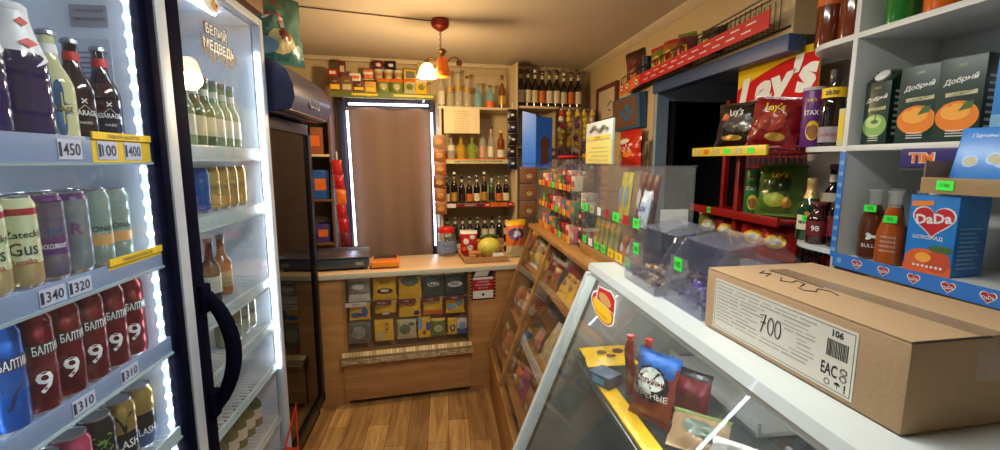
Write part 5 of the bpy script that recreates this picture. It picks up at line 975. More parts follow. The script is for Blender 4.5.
acr_box('clear display box at stack bottom with tall yellow bars', .655, .845, 1.50, 2.09, 1.2605, 1.408, [(GREEN_TAG, .05), (WHITE, .05), (GREEN_TAG, .05), (GREEN_TAG, .05), (YEL, .06), (YEL, .07), (GREEN_TAG, .04)])
sup = MB(); sup.box((.65, 1.66, 1.219), (.85, 2.095, 1.2595), PINE, .002); solo(sup, 'riser_board', 'pine riser board under the stacked clear boxes', 'board')
BARY = col('bar_yellow', 222, 196, 46, .3); BARB = col('bar_brown', 96, 36, 22, .3); BARR = col('bar_red', 166, 44, 30, .3); BARW = col('bar_white_blue', 214, 222, 234, .3)
def barp(base, txt, tm, w=.035, h=.12, seed=1): return packet(w, h, .018, base, None, None, [(.5, .5, .3, .22, tm)], [], seed, nx=6, nz=10, crimp=.06)
for i in range(5): put('by', barp(BARY, 'Nut', pm('bar_green', C(120, 150, 60), .4), .045, .125, 140), 'chocolate_bar', 'tall yellow bar in the lower clear box, '+['furthest', 'second', 'third', 'fourth', 'nearest'][i]+' of five', 'bar', (.70, 2.02-.062*i, 1.265), R(-90), 'yellow bars in the lower clear box', rx=R(-8))
for i in range(3): put('bor', barp(POR, '', PWH, .05, .09, 141), 'chocolate_bar', 'orange bar right of the yellow bars, lower clear box, '+['left one', 'middle one', 'right one'][i], 'bar', (.70, 1.69-.065*i, 1.265), R(-90), 'orange bars in the lower clear box', rx=R(-8))
for i in range(2): put('py', barp(BARY, '', PLB, .05, .19, 142), 'chocolate_bar', 'yellow and blue bar in the upper clear box, '+['left one', 'right one'][i], 'bar', (.70, 1.73-.055*i, 1.417), R(-90), 'yellow bars in the upper clear box', rx=R(-6))
for i in range(3): put('pbr', barp([BARB, BARR, BARR][i], '', [PWH, PCR, POR][i], .06, .185, 143+i), 'chocolate_bar', ['brown bar with white oval in the upper clear box', 'red brown bar with cream oval in upper clear box', 'red bar with orange oval in the upper clear box'][i], 'bar', (.722, 1.61-.052*i, 1.417), R(-90), rx=R(-6))
put('bty', packet(.07, .13, .03, BARW, None, None, [], [('Bounty', .5, .5, .03, PBL, .06)], 147), 'chocolate_pack', 'white pack with blue lettering at the near end of upper clear box', 'packet', (.678, 1.479, 1.419), R(-90), rx=R(-10))
c = thing('display_card', 'tall yellow and pale grey card standing on the clear boxes', 'card', (.67, 1.9, 1.636), 0)
b = MB(); b.box((.666, 1.755, 1.6365), (.676, 2.09, 1.82), pm('card_grey', C(190, 196, 190), .5), .002); b.build('card_sheet', c)
b = MB(); b.box((.664, 1.76, 1.64), (.666, 2.085, 1.735), col('card_yellow', 226, 206, 96)); b.box((.663, 1.78, 1.742), (.666, 2.06, 1.758), YEL)
for k in range(4): b.box((.6625, 1.79, 1.652+.018*k), (.664, 2.05-.05*(k % 2), 1.657+.018*k), PCR)
b.tube([(.663, 2.02, 1.78), (.663, 1.97, 1.80), (.663, 1.9, 1.775), (.663, 1.85, 1.795), (.663, 1.80, 1.78)], .007, PSI, 6); b.text('СИГНАЛ', lambda a, q: (.6622, 1.92-a, 1.75+q), .012, BLACK, .2); b.build('card_print', c)
b = MB(); b.prism([(.676, 1.6365), (.706, 1.6365), (.676, 1.7)], PWH, 'y', 1.85, 1.87); b.build('card_foot', c)
for i in range(3):
    put('blackpack', carton(.075, .062, .07, PDK, [(.012, .02, .063, .045, RED), (.02, .026, .05, .038, PWH)], [], top=None), 'black_pack', 'black and red pack in the column beside clear boxes, '+['bottom', 'middle', 'top'][i]+' of three', 'pack', (.70, 2.15, 1.2185+.0635*i), R(-90), 'column of black packs')
for i in range(3): put('whitepack', carton(.09, .026, .06, PWH, [(.01, .008, .08, .018, PCR)]), 'white_pack', 'flat white pack on top of the black column, '+['bottom', 'middle', 'top'][i]+' of three', 'pack', (.71, 2.15, 1.4105+.0275*i), R(-90), 'flat white packs')
# far rack with chewing gum
s = thing('sweets_rack', 'clear three tier rack of small sweets at the far end of display', 'rack', (.75, 2.8, 1.219), 0); RX0, RX1, RY0, RY1 = .64, .90, 2.23, 3.03; TZ = [1.22, 1.355, 1.49]
for y in (RY0, 2.62, RY1-.004): b = MB(); b.prism([(RX0, 1.219), (RX1, 1.219), (RX1, 1.66), (RX0+.1, 1.66), (RX0, 1.60)], ACR, 'y', y, y+.004); b.build('side_wall', s)
ORT = col('tag_orange', 234, 120, 30)
for k, z in enumerate(TZ):
    b = MB(); b.box((RX0+.004, RY0+.004, z), (RX1, RY1-.004, z+.004), ACR); b.box((RX0, RY0+.004, z-.0), (RX0+.003, RY1-.004, z+.04), ACR)
    for i in range(9): acr_tag(b, RX0-.0004, RY1-.05-.088*i, z+.02, .06, .032, [ORT, ORT, YEL, ORT, RED, ORT, GREEN_TAG, ORT, YEL][(i+k) % 9], '%d' % (10+5*((i+k) % 4)))
    b.build('tier', s)
GUM = [col('gum_pink', 206, 110, 116), col('gum_red', 176, 40, 40), col('gum_green', 60, 130, 70), col('gum_teal', 60, 120, 140), col('gum_cream', 214, 196, 160), col('gum_maroon', 96, 30, 40), col('gum_orange', 220, 130, 50)]
GN = ['pink', 'red', 'green', 'teal', 'cream', 'maroon', 'orange']
for k, z in enumerate(TZ):
    for i in range(8):
        j = (i*3+k*2) % 7
        put('gum%d' % j, carton(.07, .075, .045, GUM[j], [(.008, .02, .062, .05, GUM[(j+4) % 7])]), 'gum_box', GN[j]+' box of sweets, '+['bottom', 'middle', 'top'][k]+' tier of the far rack, '+['furthest', 'second', 'third', 'fourth', 'fifth', 'sixth', 'seventh', 'nearest'][i], 'box', (RX0+.045, RY1-.065-.095*i-(.02 if i > 3 else 0), z+.0045), R(-90), 'sweets boxes in the far rack')
        if k < 3: put('gumb%d' % j, carton(.07, .10, .04, GUM[(j+2) % 7], [(.008, .05, .062, .09, GUM[(j+5) % 7])]), 'gum_box', 'second row '+GN[(j+2) % 7]+' box, '+['bottom', 'middle', 'top'][k]+' tier of far rack, '+['furthest', 'second', 'third', 'fourth', 'fifth', 'sixth', 'seventh', 'nearest'][i], 'box', (RX0+.10, RY1-.065-.095*i-(.02 if i > 3 else 0), z+.0045), R(-90), 'second row boxes in the far rack')
s = thing('oval_topper', 'red oval sign on top of the far sweets rack', 'sign', (.75, 2.9, 1.661), 0); b = MB(); b.lathe([(.06, 1.662), (.075, 1.672), (.06, 1.684), (0, 1.686)], RED, 20, (.80, 2.86, 0)); b.build('oval_sign', s)
# clear bear bags hanging at the end of the rack
BEAR = glassy('bear_bag_clear', (.9, .82, .78), .6, .08, C(176, 130, 106))
def bears():
    c = MB(); 
    for k in range(22): c.ball((.07, -.004, -.02-.018*k), .007, SIL, 6, 4)
    c.tube([(-.07, 0, 0), (.075, 0, 0)], .003, STEEL, 6); out = [('bead_chain', c, None)]
    for k in range(3):
        q = MB(); z = -.02-.125*k; q.box((-.068, -.006, z-.115), (.06, .006, z), BEAR, .005); out.append(('clear_bag', q, None)); e = MB()
        disc(e, flat_fn(-.0068, z-.06), 0, 0, .04, .036, BRS, 16); disc(e, flat_fn(-.0068, z-.03), -.03, .0, .014, .014, BRS, 10); disc(e, flat_fn(-.0068, z-.03), .03, 0, .014, .014, BRS, 10); disc(e, flat_fn(-.0073, z-.068), 0, 0, .02, .015, PCR, 12); disc(e, flat_fn(-.0073, z-.05), -.014, 0, .004, .005, BLACK, 8); disc(e, flat_fn(-.0073, z-.05), .014, 0, .004, .005, BLACK, 8); disc(e, flat_fn(-.0077, z-.063), 0, 0, .006, .004, BLACK, 8); out.append(('printed_bear', e, len(out)-1))
    return out
put('bears', bears, 'hanging_bear_bags', 'clear bags with brown bear faces hanging at the far rack end', 'snack strip', tuple(bw(.615, .06, 1.63)), BANG)
# blue folding stand
BLU = pm('bright_blue_card', C(28, 112, 232), .4, nz=(3, .06)); s = bthing('blue_stand', 'bright blue folded stand with brown figure on top of the far rack', 'stand', .80, .34, 1.66)
z0 = 1.60
b = BB(); b.slab((.655, .36, z0), (.745, .30, z0), (.745, .30, 2.0), (.655, .36, 2.03), (0, .006, 0), BLU); b.build('left_panel', s)
b = BB(); b.slab((.745, .30, z0), (.90, .36, z0), (.90, .36, 1.985), (.745, .30, 1.985), (0, .006, 0), BLU); pb = b.build('right_panel', s)
b = BB(); e_ = lambda x, y: (.745+x, .2975+.387*x, 1.80+y)
disc(b, e_, .085, -.02, .045, .06, pm('figure_brown', C(96, 62, 50), .5), 20); poly(b, lambda x, y: (.745+x, .2965+.387*x, 1.80+y), [(.05, -.06), (.12, -.06), (.125, -.17), (.045, -.17)], _M['figure_brown']); b.build('printed_figure', pb)
b = BB(); b.box((.70, .40, 1.58), (.88, .48, 1.60), BLU); b.box((.66, .30, 1.596), (.90, .48, 1.602), BLU); b.build('stand_foot', s)
b = BB(); b.tube([(.78, .44, .012), (.78, .44, 1.582)], .012, STEEL, 10); b.lathe([(.10, 0.001), (.10, .01), (.02, .016)], STEEL, 20, (.78, .44, 0)); b.build('support_pole', s)
# ================================================================== RIGHT SHELF UNIT
MEL2 = pm('white_melamine', C(206, 208, 206), .4, nz=(4, .03)); UX0, UX1 = 1.30, 1.60; UY0, UYD, UY1 = .25, 1.345, 1.60
s = thing('white_shelf_unit', 'white wall shelf unit with rounded end shelves on the right', 'shelf', (1.45, .95, 0))
b = MB(); b.box((UX0, UYD-.009, 1.262), (UX1, UYD+.009, CEIL-.02), MEL2, .002); b.box((UX0, UY0-.018, 1.262), (UX1, UY0, CEIL-.02), MEL2, .002); pnl = b
dv = MB(); dv.box((UX0, UYD-.009, 1.262), (UX1, UYD+.009, CEIL-.02), MEL2, .002); dv.build('divider_panel', s)
dv = MB(); dv.box((UX0, UY0-.018, 1.262), (UX1, UY0, CEIL-.02), MEL2, .002); dv.build('side_panel', s)
b = MB(); b.box((UX1, UY0, 1.262), (UX1+.012, 1.84, 2.13), MEL2, .001); b.build('back_panel', s)
b = MB(); b.box((UX1-.004, 1.04, 1.36), (UX1, 1.055, 2.12), col('joint_grey', 150, 152, 150)); b.build('joint_strip', s)
UZ = [1.335, 1.70, 2.05]
for z in UZ: b = MB(); b.box((UX0, UY0, z-.018), (UX1, UYD-.009, z), MEL2, .002); b.build('shelf_board', s)
for z in (1.352, 1.70, 2.05):
    b = MB(); P_ = [(UX1, UYD+.009), (UX0+.002, UYD+.009)]+[(UX0+.15-.148*math.cos(a)*1., UY1-.15+.15*math.sin(a)) for a in [k*PI/20 for k in range(11)]]+[(UX1, UY1)]
    b.prism(P_, MEL2, 'z', z-.018, z); b.build('rounded_end_shelf', s)
BTAPE = col('edge_tape_blue', 52, 116, 196, .35); b = MB(); b.box((UX0-.0015, UYD-.011, 1.33), (UX0, UYD+.011, 1.68), BTAPE)
for k in range(9): b.box((UX0-.002, UYD-.008, 1.35+.036*k), (UX0-.0015, UYD+.008, 1.362+.036*k), PLB)
b.build('blue_edge_tape', s)
b = MB(); b.box((UX0-.004, UY0, 1.302), (UX0-.001, UYD-.004, 1.346), BTAPE); rl = b.build('blue_price_rail', s)
xr_ = lambda yc, zc, e=0: (lambda a, c: (UX0-.0045-e, yc-a, zc+c))
b = MB()
for k in range(10):
    yc = 1.25-.088*k
    heart(b, xr_(yc, 1.324), 0, .001, .0185, PWH); heart(b, xr_(yc, 1.324, .0004), 0, .001, .0155, PRD); b.text('DaDa', xr_(yc, 1.324, .0009), .009, PWH, .025, .02, rot=.2)
disc(b, xr_(1.315, 1.324), 0, 0, .009, .009, PLB, 14); b.build('heart_logo', rl)
# --- juice cartons
DKGR = col('carton_dark_green', 22, 48, 38, .35); MIDG = col('carton_mid_green', 54, 104, 62, .35); ORG = col('orange_fruit', 232, 128, 24, .4); ORG2 = col('orange_fruit_light', 246, 168, 60, .4); APL = col('apple_green', 122, 168, 84, .4); APL2 = col('apple_pale', 176, 206, 132, .4); LEAF = col('leaf_green', 70, 104, 44, .45); CAPW = col('carton_cap_white', 214, 214, 206, .35)
def juice(w, h, d, fruit, f2, gable, txt='Добрый'):
    def ex(p, w_, h_, d_):
        y = -d_/2-.0009; f_ = lambda e: (lambda a, c: (a, y-e, h_*.30+c))
        disc(p, f_(0), 0, 0, w_*.47, h_*.185, fruit, 28); disc(p, f_(.0003), -.004, .012, w_*.32, h_*.1, f2, 22)
        if fruit is ORG: poly(p, f_(.0006), [(.002, .012), (.014, .034), (.032, .038), (.03, .02)], LEAF); disc(p, f_(.0006), -.02, .03, .01, .004, ORG, 10)
        else: disc(p, f_(.0006), .0, .012, .012, .006, MIDG, 12); poly(p, f_(.0008), [(-.002, .01), (.002, .01), (.004, .035), (0, .035)], LEAF)
        p.quad((-w_*.3, y-.0002, h_*.535), (w_*.38, y-.0002, h_*.555), (w_*.38, y-.0002, h_*.605), (-w_*.3, y-.0002, h_*.585), PCR)
        p.text('АПЕЛЬСИН' if fruit is ORG else 'ЯБЛОКО', lambda a, c: (w_*.04+a, y-.0006, h_*.57+c+a*.3), .008, DKGR, w_*.5)
        p.text(txt, lambda a, c: (a, y-.0004, h_*.73+c+a*.18), h_*.085, PWH, w_*.86, .03, shear=.15); p.text('100%', lambda a, c: (.0+a, y-.0004, h_*.905+c), .007, PCR)
        for k in range(3): p.quad((-w_*.2, y-.0002, h_*.06+.007*k), (w_*.2, y-.0002, h_*.06+.007*k), (w_*.2, y-.0002, h_*.072+.007*k), (-w_*.2, y-.0002, h_*.072+.007*k), CAPW)
        for k in range(8): p.quad((w_/2+.0008, -d_*.3, h_*.15+.018*k), (w_/2+.0008, d_*.25-.004*(k % 3), h_*.15+.018*k), (w_/2+.0008, d_*.25-.004*(k % 3), h_*.15+.007+.018*k), (w_/2+.0008, -d_*.3, h_*.15+.007+.018*k), CAPW)
    def mk():
        out = carton(w, h, d, DKGR, extra=ex)()
        t = MB()
        if gable: t.prism([(-d/2, h), (d/2, h), (.004, h+.028), (.004, h+.036), (-.004, h+.036), (-.004, h+.028)], DKGR, 'x', -w/2, w/2)
        else: t.box((-w/2+.002, -d/2+.002, h), (w/2-.002, d/2-.002, h+.002), DKGR)
        out.append(('carton_top', t, None))
        k = MB(); k.lathe([(.019, 0), (.021, .003), (.021, .013), (.017, .016), (0, .017)], CAPW, 18); 
        M_ = Matrix.Translation((.0, -d/4, h+.012)) @ Matrix.Rotation(R(50), 4, 'X') if gable else Matrix.Translation((0, 0, h+.002)); k.v = [M_ @ v for v in k.v]
        if gable: out.append(('screw_cap', k, None))
        return out
    return mk
put('apple', juice(.078, .190, .08, APL, APL2, True), 'juice_carton', 'dark green gable carton with green apple beside the shelf divider', 'carton', (1.372, 1.282, UZ[1]), R(-86))
put('oran', juice(.096, .215, .075, ORG, ORG2, False), 'juice_carton', 'dark green carton with orange, next to the apple carton', 'carton', (1.37, 1.165, UZ[1]), R(-76), 'orange juice cartons')
put('oran', None, 'juice_carton', 'dark green carton with orange, nearer the blue cookie packets', 'carton', (1.37, 1.060, UZ[1]), R(-78), 'orange juice cartons')
put('bluec', carton(.10, .235, .07, pm('carton_blue', C(40, 128, 200), .35), [(.0, .0, .10, .06, PLB)], [('Сок', .05, .15, .03, PWH, .07)]), 'juice_carton', 'bright blue carton at the right picture edge, top shelf row', 'carton', (1.365, .925, UZ[1]), R(-78))
# --- big blue DaDa carton and bottles
DBL = pm('dada_blue', C(36, 120, 196), .35, nz=(5, .06)); DHR = col('dada_heart', 190, 30, 36, .35)
def dada():
    w, h, d = .118, .218, .115
    def ex(p, w_, h_, d_):
        y = -d_/2-.0009; F_ = lambda e, ox=0, oz=0: (lambda a, c: (ox+a, y-e, oz+c))
        hs = lambda a: .8+.2*math.cos(2*a)-.18*math.sin(a)+.10*abs(math.cos(a))
        heart(p, F_(0), .004, h_*.69, .053, PWH); heart(p, F_(.0003), .004, h_*.69, .049, DHR); p.text('DaDa', F_(.0008, .004, h_*.71), .028, PWH, .086, .03, rot=.12)
        p.text('ШОКОЛАД', F_(.0004, -.005, h_*.46), .013, PWH, .08, .02)
        disc(p, F_(.0002), -.012, h_*.16, .044, .034, col('peach_orange', 220, 98, 50, .4), 20); disc(p, F_(.0004), .026, h_*.17, .03, .032, col('peach_red', 200, 76, 44, .4), 20); disc(p, F_(.0006), -.01, h_*.20, .02, .014, ORG2, 14); disc(p, F_(.0007), .03, h_*.33, .03, .01, LEAF, 12)
        p.quad((-w_/2, y-.0001, 0), (w_/2, y-.0001, 0), (w_/2, y-.0001, h_*.12), (-w_/2, y-.0001, h_*.10), _M['peach_orange'])
        for k in range(7): disc(p, F_(.001, -.03+.011*k, h_*.09), 0, 0, .004, .004, PWH, 8)
        p.quad((-w_*.45, y-.0002, h_*.85), (-.0, y-.0002, h_*.88), (-.0, y-.0002, h_*.94), (-w_*.45, y-.0002, h_*.92), ORG)
        x = w_/2+.0008
        for k in range(10): p.quad((x, -d_*.38, h_*.1+.012*k), (x, d_*.3-.01*(k % 3), h_*.1+.012*k), (x, d_*.3-.01*(k % 3), h_*.1+.005+.012*k), (x, -d_*.38, h_*.1+.005+.012*k), PLB)
    out = carton(w, h, d, DBL, extra=ex)(); k = MB(); k.lathe([(.017, h+.0005), (.017, h+.012), (0, h+.013)], CAPW, 16, (-.02, -.02, 0)); out.append(('screw_cap', k, None)); return out
put('dada', dada, 'juice_carton', 'large blue carton with red heart on the lowest white shelf', 'carton', (1.402, 1.092, UZ[0]), R(-84))
AMBC = pm('amber_syrup', C(84, 42, 18), .1, coat=.6, nz=(4, .25)); ORB = pm('orange_syrup', C(168, 78, 22), .12, coat=.6, nz=(4, .2)); GRN2 = pm('green_syrup', C(38, 74, 40), .1, coat=.6); NECK = glassy('clear_stopper', (.95, .95, .92), .8, .03, (.75, .74, .7))
def syrup(g, lab, shape):
    def mk():
        h, r = .225, .036; b = MB(); q = .016
        b.lathe([(r*.85, 0), (r, .006), (r*1.02, .04), (r*(.98 if shape else 1.0), .10), (r*(.66 if shape else .85), .14), (q*1.2, .165), (q, .175)], g, 22); k = MB(); k.lathe([(q, .172), (q*1.0, h-.012), (q*1.25, h-.01), (q*1.25, h), (0, h)], NECK, 16)
        l = MB()
        if lab == 'bull': disc(l, cyl_fn(r*1.04, .075), .004, 0, .018, .013, PWH, 16, lambda a: .7+.3*math.cos(3*a)); l.text('BULL', cyl_fn(r*1.04, .045), .011, PWH, .04)
        elif lab: 
            for k_ in range(4): l.text(lab, cyl_fn(r*1.04, .085-.014*k_), .007, CAPW, .04)
        return [('glass_body', b, None), ('stopper_neck', k, None)]+([('printed_label', l, 0)] if l.f else [])
    return mk
gt = lambda nm, x, y, z, lb, rz=R(-60): put('gtag', lambda: [('tag', (lambda q: (q.box((-.016, -.0007, -.011), (.016, .0007, .011), GREEN_TAG), q.text('95', flat_fn(-.001, 0), .011, BLACK, .02), q)[2])(MB()), None)], 'price_tag', lb, 'price tag', (x, y, z), rz, 'lime price tags')
put('sy1', syrup(AMBC, 'bull', 0), 'syrup_bottle', 'amber bottle with white bull mark beside the blue edge tape', 'bottle', (1.375, 1.285, UZ[0]), R(-60))
put('sy2', syrup(ORB, 'ЛИМОНАД', 1), 'syrup_bottle', 'orange bottle tapering to its neck, left of the blue carton', 'bottle', (1.355, 1.205, UZ[0]), R(-60))
put('sy3', syrup(GRN2, None, 1), 'syrup_bottle', 'dark green bottle behind the orange tapering bottle', 'bottle', (1.45, 1.200, UZ[0]), R(-60))
put('sy4', syrup(AMBC, None, 1), 'syrup_bottle', 'amber bottle behind the bull bottle and the orange one', 'bottle', (1.455, 1.288, UZ[0]), R(-60))
gt('a', 1.375-.036*1.0, 1.285-.018, 1.50, 'lime green price tag on the amber bull bottle'); gt('b', 1.355-.027, 1.205-.016, 1.475, 'lime green price tag on the orange tapering bottle')
# --- display tray of blue cookie packets
s = thing('counter_display_tray', 'tan display tray of blue cookie packets below the juice cartons', 'tray', (1.20, .93, 1.575)); TAN = glassy('tan_plastic', (.85, .76, .6), .35, .1, C(176, 148, 110))
b = MB(); b.box((1.14, .60, 1.575), (1.295, .955, 1.58), TAN); b.build('tray_floor', s)
b = MB(); b.box((1.137, .60, 1.575), (1.142, .955, 1.612), TAN, .001); acr_tag(b, 1.1365, .90, 1.594, .036, .022, GREEN_TAG, '110р'); b.build('tray_lip', s)
for y in (.60, .952): b = MB(); b.box((1.142, y, 1.58), (1.295, y+.003, 1.65), TAN); b.build('tray_side', s)
b = MB(); b.box((1.29, .60, 1.575), (1.298, .955, 1.69), TAN); b.build('tray_back', s)
CKB = col('cookie_blue', 44, 124, 206, .3); CKR = col('cookie_pale', 186, 178, 140, .5); CKL = col('cookie_blue_light', 104, 164, 220, .3)
def cookie():
    def ex(p, w, h, d):
        for x, z in ((-.022, .052), (.018, .058), (.034, .05)): disc(p, flat_fn(-d/2-.001, z), x, 0, .015, .015, CKL, 16); disc(p, flat_fn(-d/2-.0014, z), x, 0, .011, .011, CKR, 14)
        p.text('Печенье', flat_fn(-d/2-.0012, h*.84), .011, PLB, w*.7)
    return carton(.105, .135, .03, CKB, extra=ex, bev=.005)()
for i in range(3): put('cookie', cookie, 'cookie_packet', 'blue cookie packet in the tan tray, '+['leftmost', 'middle one', 'nearest the camera'][i], 'packet', (1.215, .892-.11*i, 1.594), R(-75), 'blue cookie packets', rx=R(-18))
def tim(p, w, h, d): p.text('TIM', flat_fn(-d/2-.0012, h*.5, -.012), h*.5, POR, w*.6, .04); p.text('TIM', flat_fn(-d/2-.0008, h*.5, -.0115), h*.56, PWH, w*.66, .06)
put('tim', carton(.12, .05, .035, col('tim_purple', 52, 36, 104, .35), extra=tim, bev=.004), 'wafer_pack', 'purple wafer pack with orange letters lying before the orange cartons', 'packet', (1.262, 1.042, 1.632), R(-78))
s = MB(); s.box((1.235, .985, 1.626), (1.298, 1.10, 1.630), ACR); s.box((1.292, .985, 1.630), (1.298, 1.10, 1.682), ACR); solo(s, 'wafer_holder', 'small clear holder clipped under the white shelf edge', 'holder')
# --- soda bottles on the top row
COLA = pm('brown_soda', C(112, 48, 22), .12, coat=.5, nz=(6, .3)); GSO = pm('green_soda', C(30, 112, 40), .12, coat=.5, nz=(6, .3)); OSO = pm('orange_soda', C(206, 96, 20), .12, coat=.5, nz=(6, .3)); DKS = pm('dark_soda', C(50, 22, 18), .12, coat=.5)
pet = lambda g, c, l: bottle(.32, .043, g, l, c, .2, .33, (.45, .62), shoulder=.2, n=20)
for i, (k, g, c, l, x, y, lb) in enumerate((('so1', COLA, YEL, LBO, 1.385, 1.545, 'brown plastic soda bottle at the rounded end of top white shelf'), ('so1', COLA, YEL, LBO, 1.375, 1.435, 'brown plastic soda bottle beside the divider on top white shelf'), ('so2', GSO, PDK, LBW, 1.375, 1.27, 'green plastic soda bottle right of the divider, top white shelf'), ('so3', OSO, YEL, LBW, 1.375, 1.155, 'orange plastic soda bottle on the top white shelf'), ('so4', DKS, PRD, PRD, 1.375, 1.04, 'dark plastic soda bottle on the top white shelf'))): put(k, pet(g, c, l), 'soda_bottle', lb, 'bottle', (x, y, UZ[2]), R(-60), 'soda bottles on top white shelf')
# --- rounded end, middle: purple tube, dark bottles
def tube_can(m, m2, txt):
    def mk():
        b = MB(); b.lathe([(.034, 0), (.036, .003), (.036, .205), (.034, .21)], m, 24); l = MB(); disc(l, cyl_fn(.0366, .06), .008, 0, .022, .036, YEL, 18); disc(l, cyl_fn(.0370, .055), .01, 0, .016, .026, BRD, 14); l.text(txt, cyl_fn(.0368, .125), .018, WHITE, .05, .02); l.text("Lay's", cyl_fn(.0368, .17), .016, YEL, .05, .02)
        k = MB(); k.lathe([(.037, .206), (.0375, .208), (.0375, .217), (0, .218)], m2, 24); return [('tube_body', b, None), ('printed_design', l, 0), ('plastic_lid', k, None)]
    return mk
put('staxp', tube_can(col('tube_purple', 98, 40, 112, .35), col('lid_clear', 190, 180, 176), 'STAX'), 'crisp_tube', 'purple crisp tube at the rounded end of middle white shelf', 'tube', (1.37, 1.566, UZ[1]), R(-52))
def vodka():
    b = MB(); h, r = .235, .034; b.lathe([(r*.9, 0), (r, .005), (r, .13), (r*.9, .15), (r*.42, .175), (r*.4, .2)], WINE, 22); k = MB(); k.lathe([(r*.46, .195), (r*.48, .2), (r*.48, h), (0, h)], PDK, 18); l = MB(); l.lathe([(r*1.05, .148), (r*.99, .150), (r*1.0, .178), (r*.7, .18)], YEL, 22, caps=False); l.text('20:30', cyl_fn(r*1.07, .163), .013, BLACK, .05, .02)
    m = MB(); m.lathe([(r*1.015, .012), (r*1.015, .06)], pm('label_frost', C(150, 140, 150), .5, nz=(60, .5)), 22, caps=False); m.text('БАЛЬЗАМ', cyl_fn(r*1.03, .035), .011, PRD, .05); return [('glass_body', b, None), ('bottle_cap', k, None), ('yellow_collar', l, 0), ('paper_label', m, 0)]
put('vodka', vodka, 'spirit_bottle', 'dark bottle with yellow collar beside the purple tube', 'bottle', (1.36, 1.468, UZ[1]), R(-55), sc=(1.1, 1.1, 1.12))
put('vodk2', bottle(.25, .033, WINE, LBW, PDK, .3, .4, (.15, .4)), 'spirit_bottle', 'dark bottle behind the one with yellow collar', 'bottle', (1.45, 1.455, UZ[1]), R(-55))
put('whiteb', bottle(.21, .03, W2, LBG, WHITE, .3, .4, (.2, .5)), 'spirit_bottle', 'white bottle behind the purple crisp tube', 'bottle', (1.46, 1.548, UZ[1]), R(-55))
put('yelcard', carton(.02, .12, .06, pm('pale_yellow_card', C(206, 196, 130), .5), [(.003, .02, .017, .1, YEL)]), 'slim_box', 'slim pale yellow box tucked beside the shelf divider', 'box', (1.335, 1.38, UZ[1]), R(-75))
# --- rounded end, lower: champagne and friends
CHG = pm('champagne_green', C(18, 60, 32), .08, coat=.7); GF = pm('gold_foil', C(196, 168, 112), .35, .6, bump=(60, .4))
def champ():
    r, h = .042, .235; b = MB(); b.lathe([(r*.9, 0), (r, .006), (r, .11), (r*.92, .13), (r*.6, .16), (r*.4, .185), (r*.36, h-.02)], CHG, 24); f_ = MB(); f_.lathe([(r*.66, .158), (r*.44, .185), (r*.4, .205), (r*.46, .215), (r*.42, h-.004), (r*.2, h), (0, h)], GF, 24); l = MB(); l.lathe([(r*1.015, .04), (r*1.015, .095)], LBW, 24, a0=R(215), a1=R(325), caps=False); disc(l, cyl_fn(r*1.03, .102), 0, 0, .014, .014, BLACK, 16); disc(l, cyl_fn(r*1.035, .102), 0, 0, .009, .009, LBG, 14); l.text('MAGIA', cyl_fn(r*1.03, .068), .014, BLACK, .055, .02)
    return [('glass_body', b, None), ('gold_foil_neck', f_, 0), ('oval_label', l, 0)]
ZL = 1.352
put('champ', champ, 'champagne_bottle', 'green champagne bottle with gold foil on the lower rounded shelf', 'bottle', (1.378, 1.545, ZL), R(-55))
put('redb', bottle(.15, .036, pm('dark_red_glass', C(58, 18, 22), .1, coat=.6), PMA, PMA, .25, .5, (.2, .55), texts=(('98', .38, .02, WHITE, .04),)), 'wine_bottle', 'short dark red bottle in front of the champagne bottle', 'bottle', (1.345, 1.468, ZL), R(-55))
put('tallw', bottle(.285, .032, WINE, LBW, PMA, .3, .4, (.5, .62), nlab=LBW), 'wine_bottle', 'tall dark bottle with white neck label behind the champagne', 'bottle', (1.475, 1.556, ZL), R(-55))
put('silvb', bottle(.27, .034, WINE, PDK, SIL, .34, .42, (.15, .4), nlab=SIL), 'wine_bottle', 'tall dark bottle with silver neck on the lower rounded shelf', 'bottle', (1.45, 1.47, ZL), R(-55))
put('winer', bottle(.24, .034, WINE, PMA, PMA, .32, .4, (.15, .45)), 'wine_bottle', 'dark wine bottle tucked behind the shelf divider, lower rounded shelf', 'bottle', (1.36, 1.395, ZL), R(-55))
gt('c', 1.378-.035, 1.545-.026, 1.435, 'lime green price tag on the champagne bottle')

# ================================================================== RED CRISP STAND IN THE WALL OPENING
RME = pm('red_enamel_wire', C(150, 22, 22), .35); YST = col('strip_yellow_bright', 226, 196, 50, .4)
s = thing('crisp_stand', 'red metal crisp stand with grid back in the wall opening', 'stand', (1.55, 2.02, 0))
for (x, y) in ((1.575, 2.385), (1.66, 1.72), (1.44, 2.065)): b = MB(); b.box((x-.014, y-.014, 0), (x+.014, y+.014, 1.98 if x > 1.5 else 1.688), RME, .003); b.build('post', s)
b = MB()
for k in range(17): y = 1.735+.0385*k; b.box((1.664, y-.004, .4), (1.668, y+.004, 1.97), RME)
for k in range(32): z = .42+.05*k; b.box((1.668, 1.70, z-.005), (1.672, 2.37, z+.005), RME)
b.build('grid_back', s)
for z, x0, y0 in ((1.690, 1.232, 1.61), (1.395, 1.40, 1.72), (1.20, 1.40, 1.72)): 
    b = MB(); b.box((x0, y0, z-.012), (1.595 if z < 1.6 else 1.46, 2.37 if z < 1.6 else 2.12, z), RME, .002); b.build('stand_shelf', s)
b = MB(); b.box((1.385, 1.72, 1.372), (1.40, 2.40, 1.412), RME, .003); acr_tag(b, 1.3845, 2.215, 1.395, .03, .03, GREEN_TAG, '140'); b.build('front_rail', s)
b = MB(); b.box((1.220, 1.605, 1.672), (1.232, 2.125, 1.712), YST, .002)
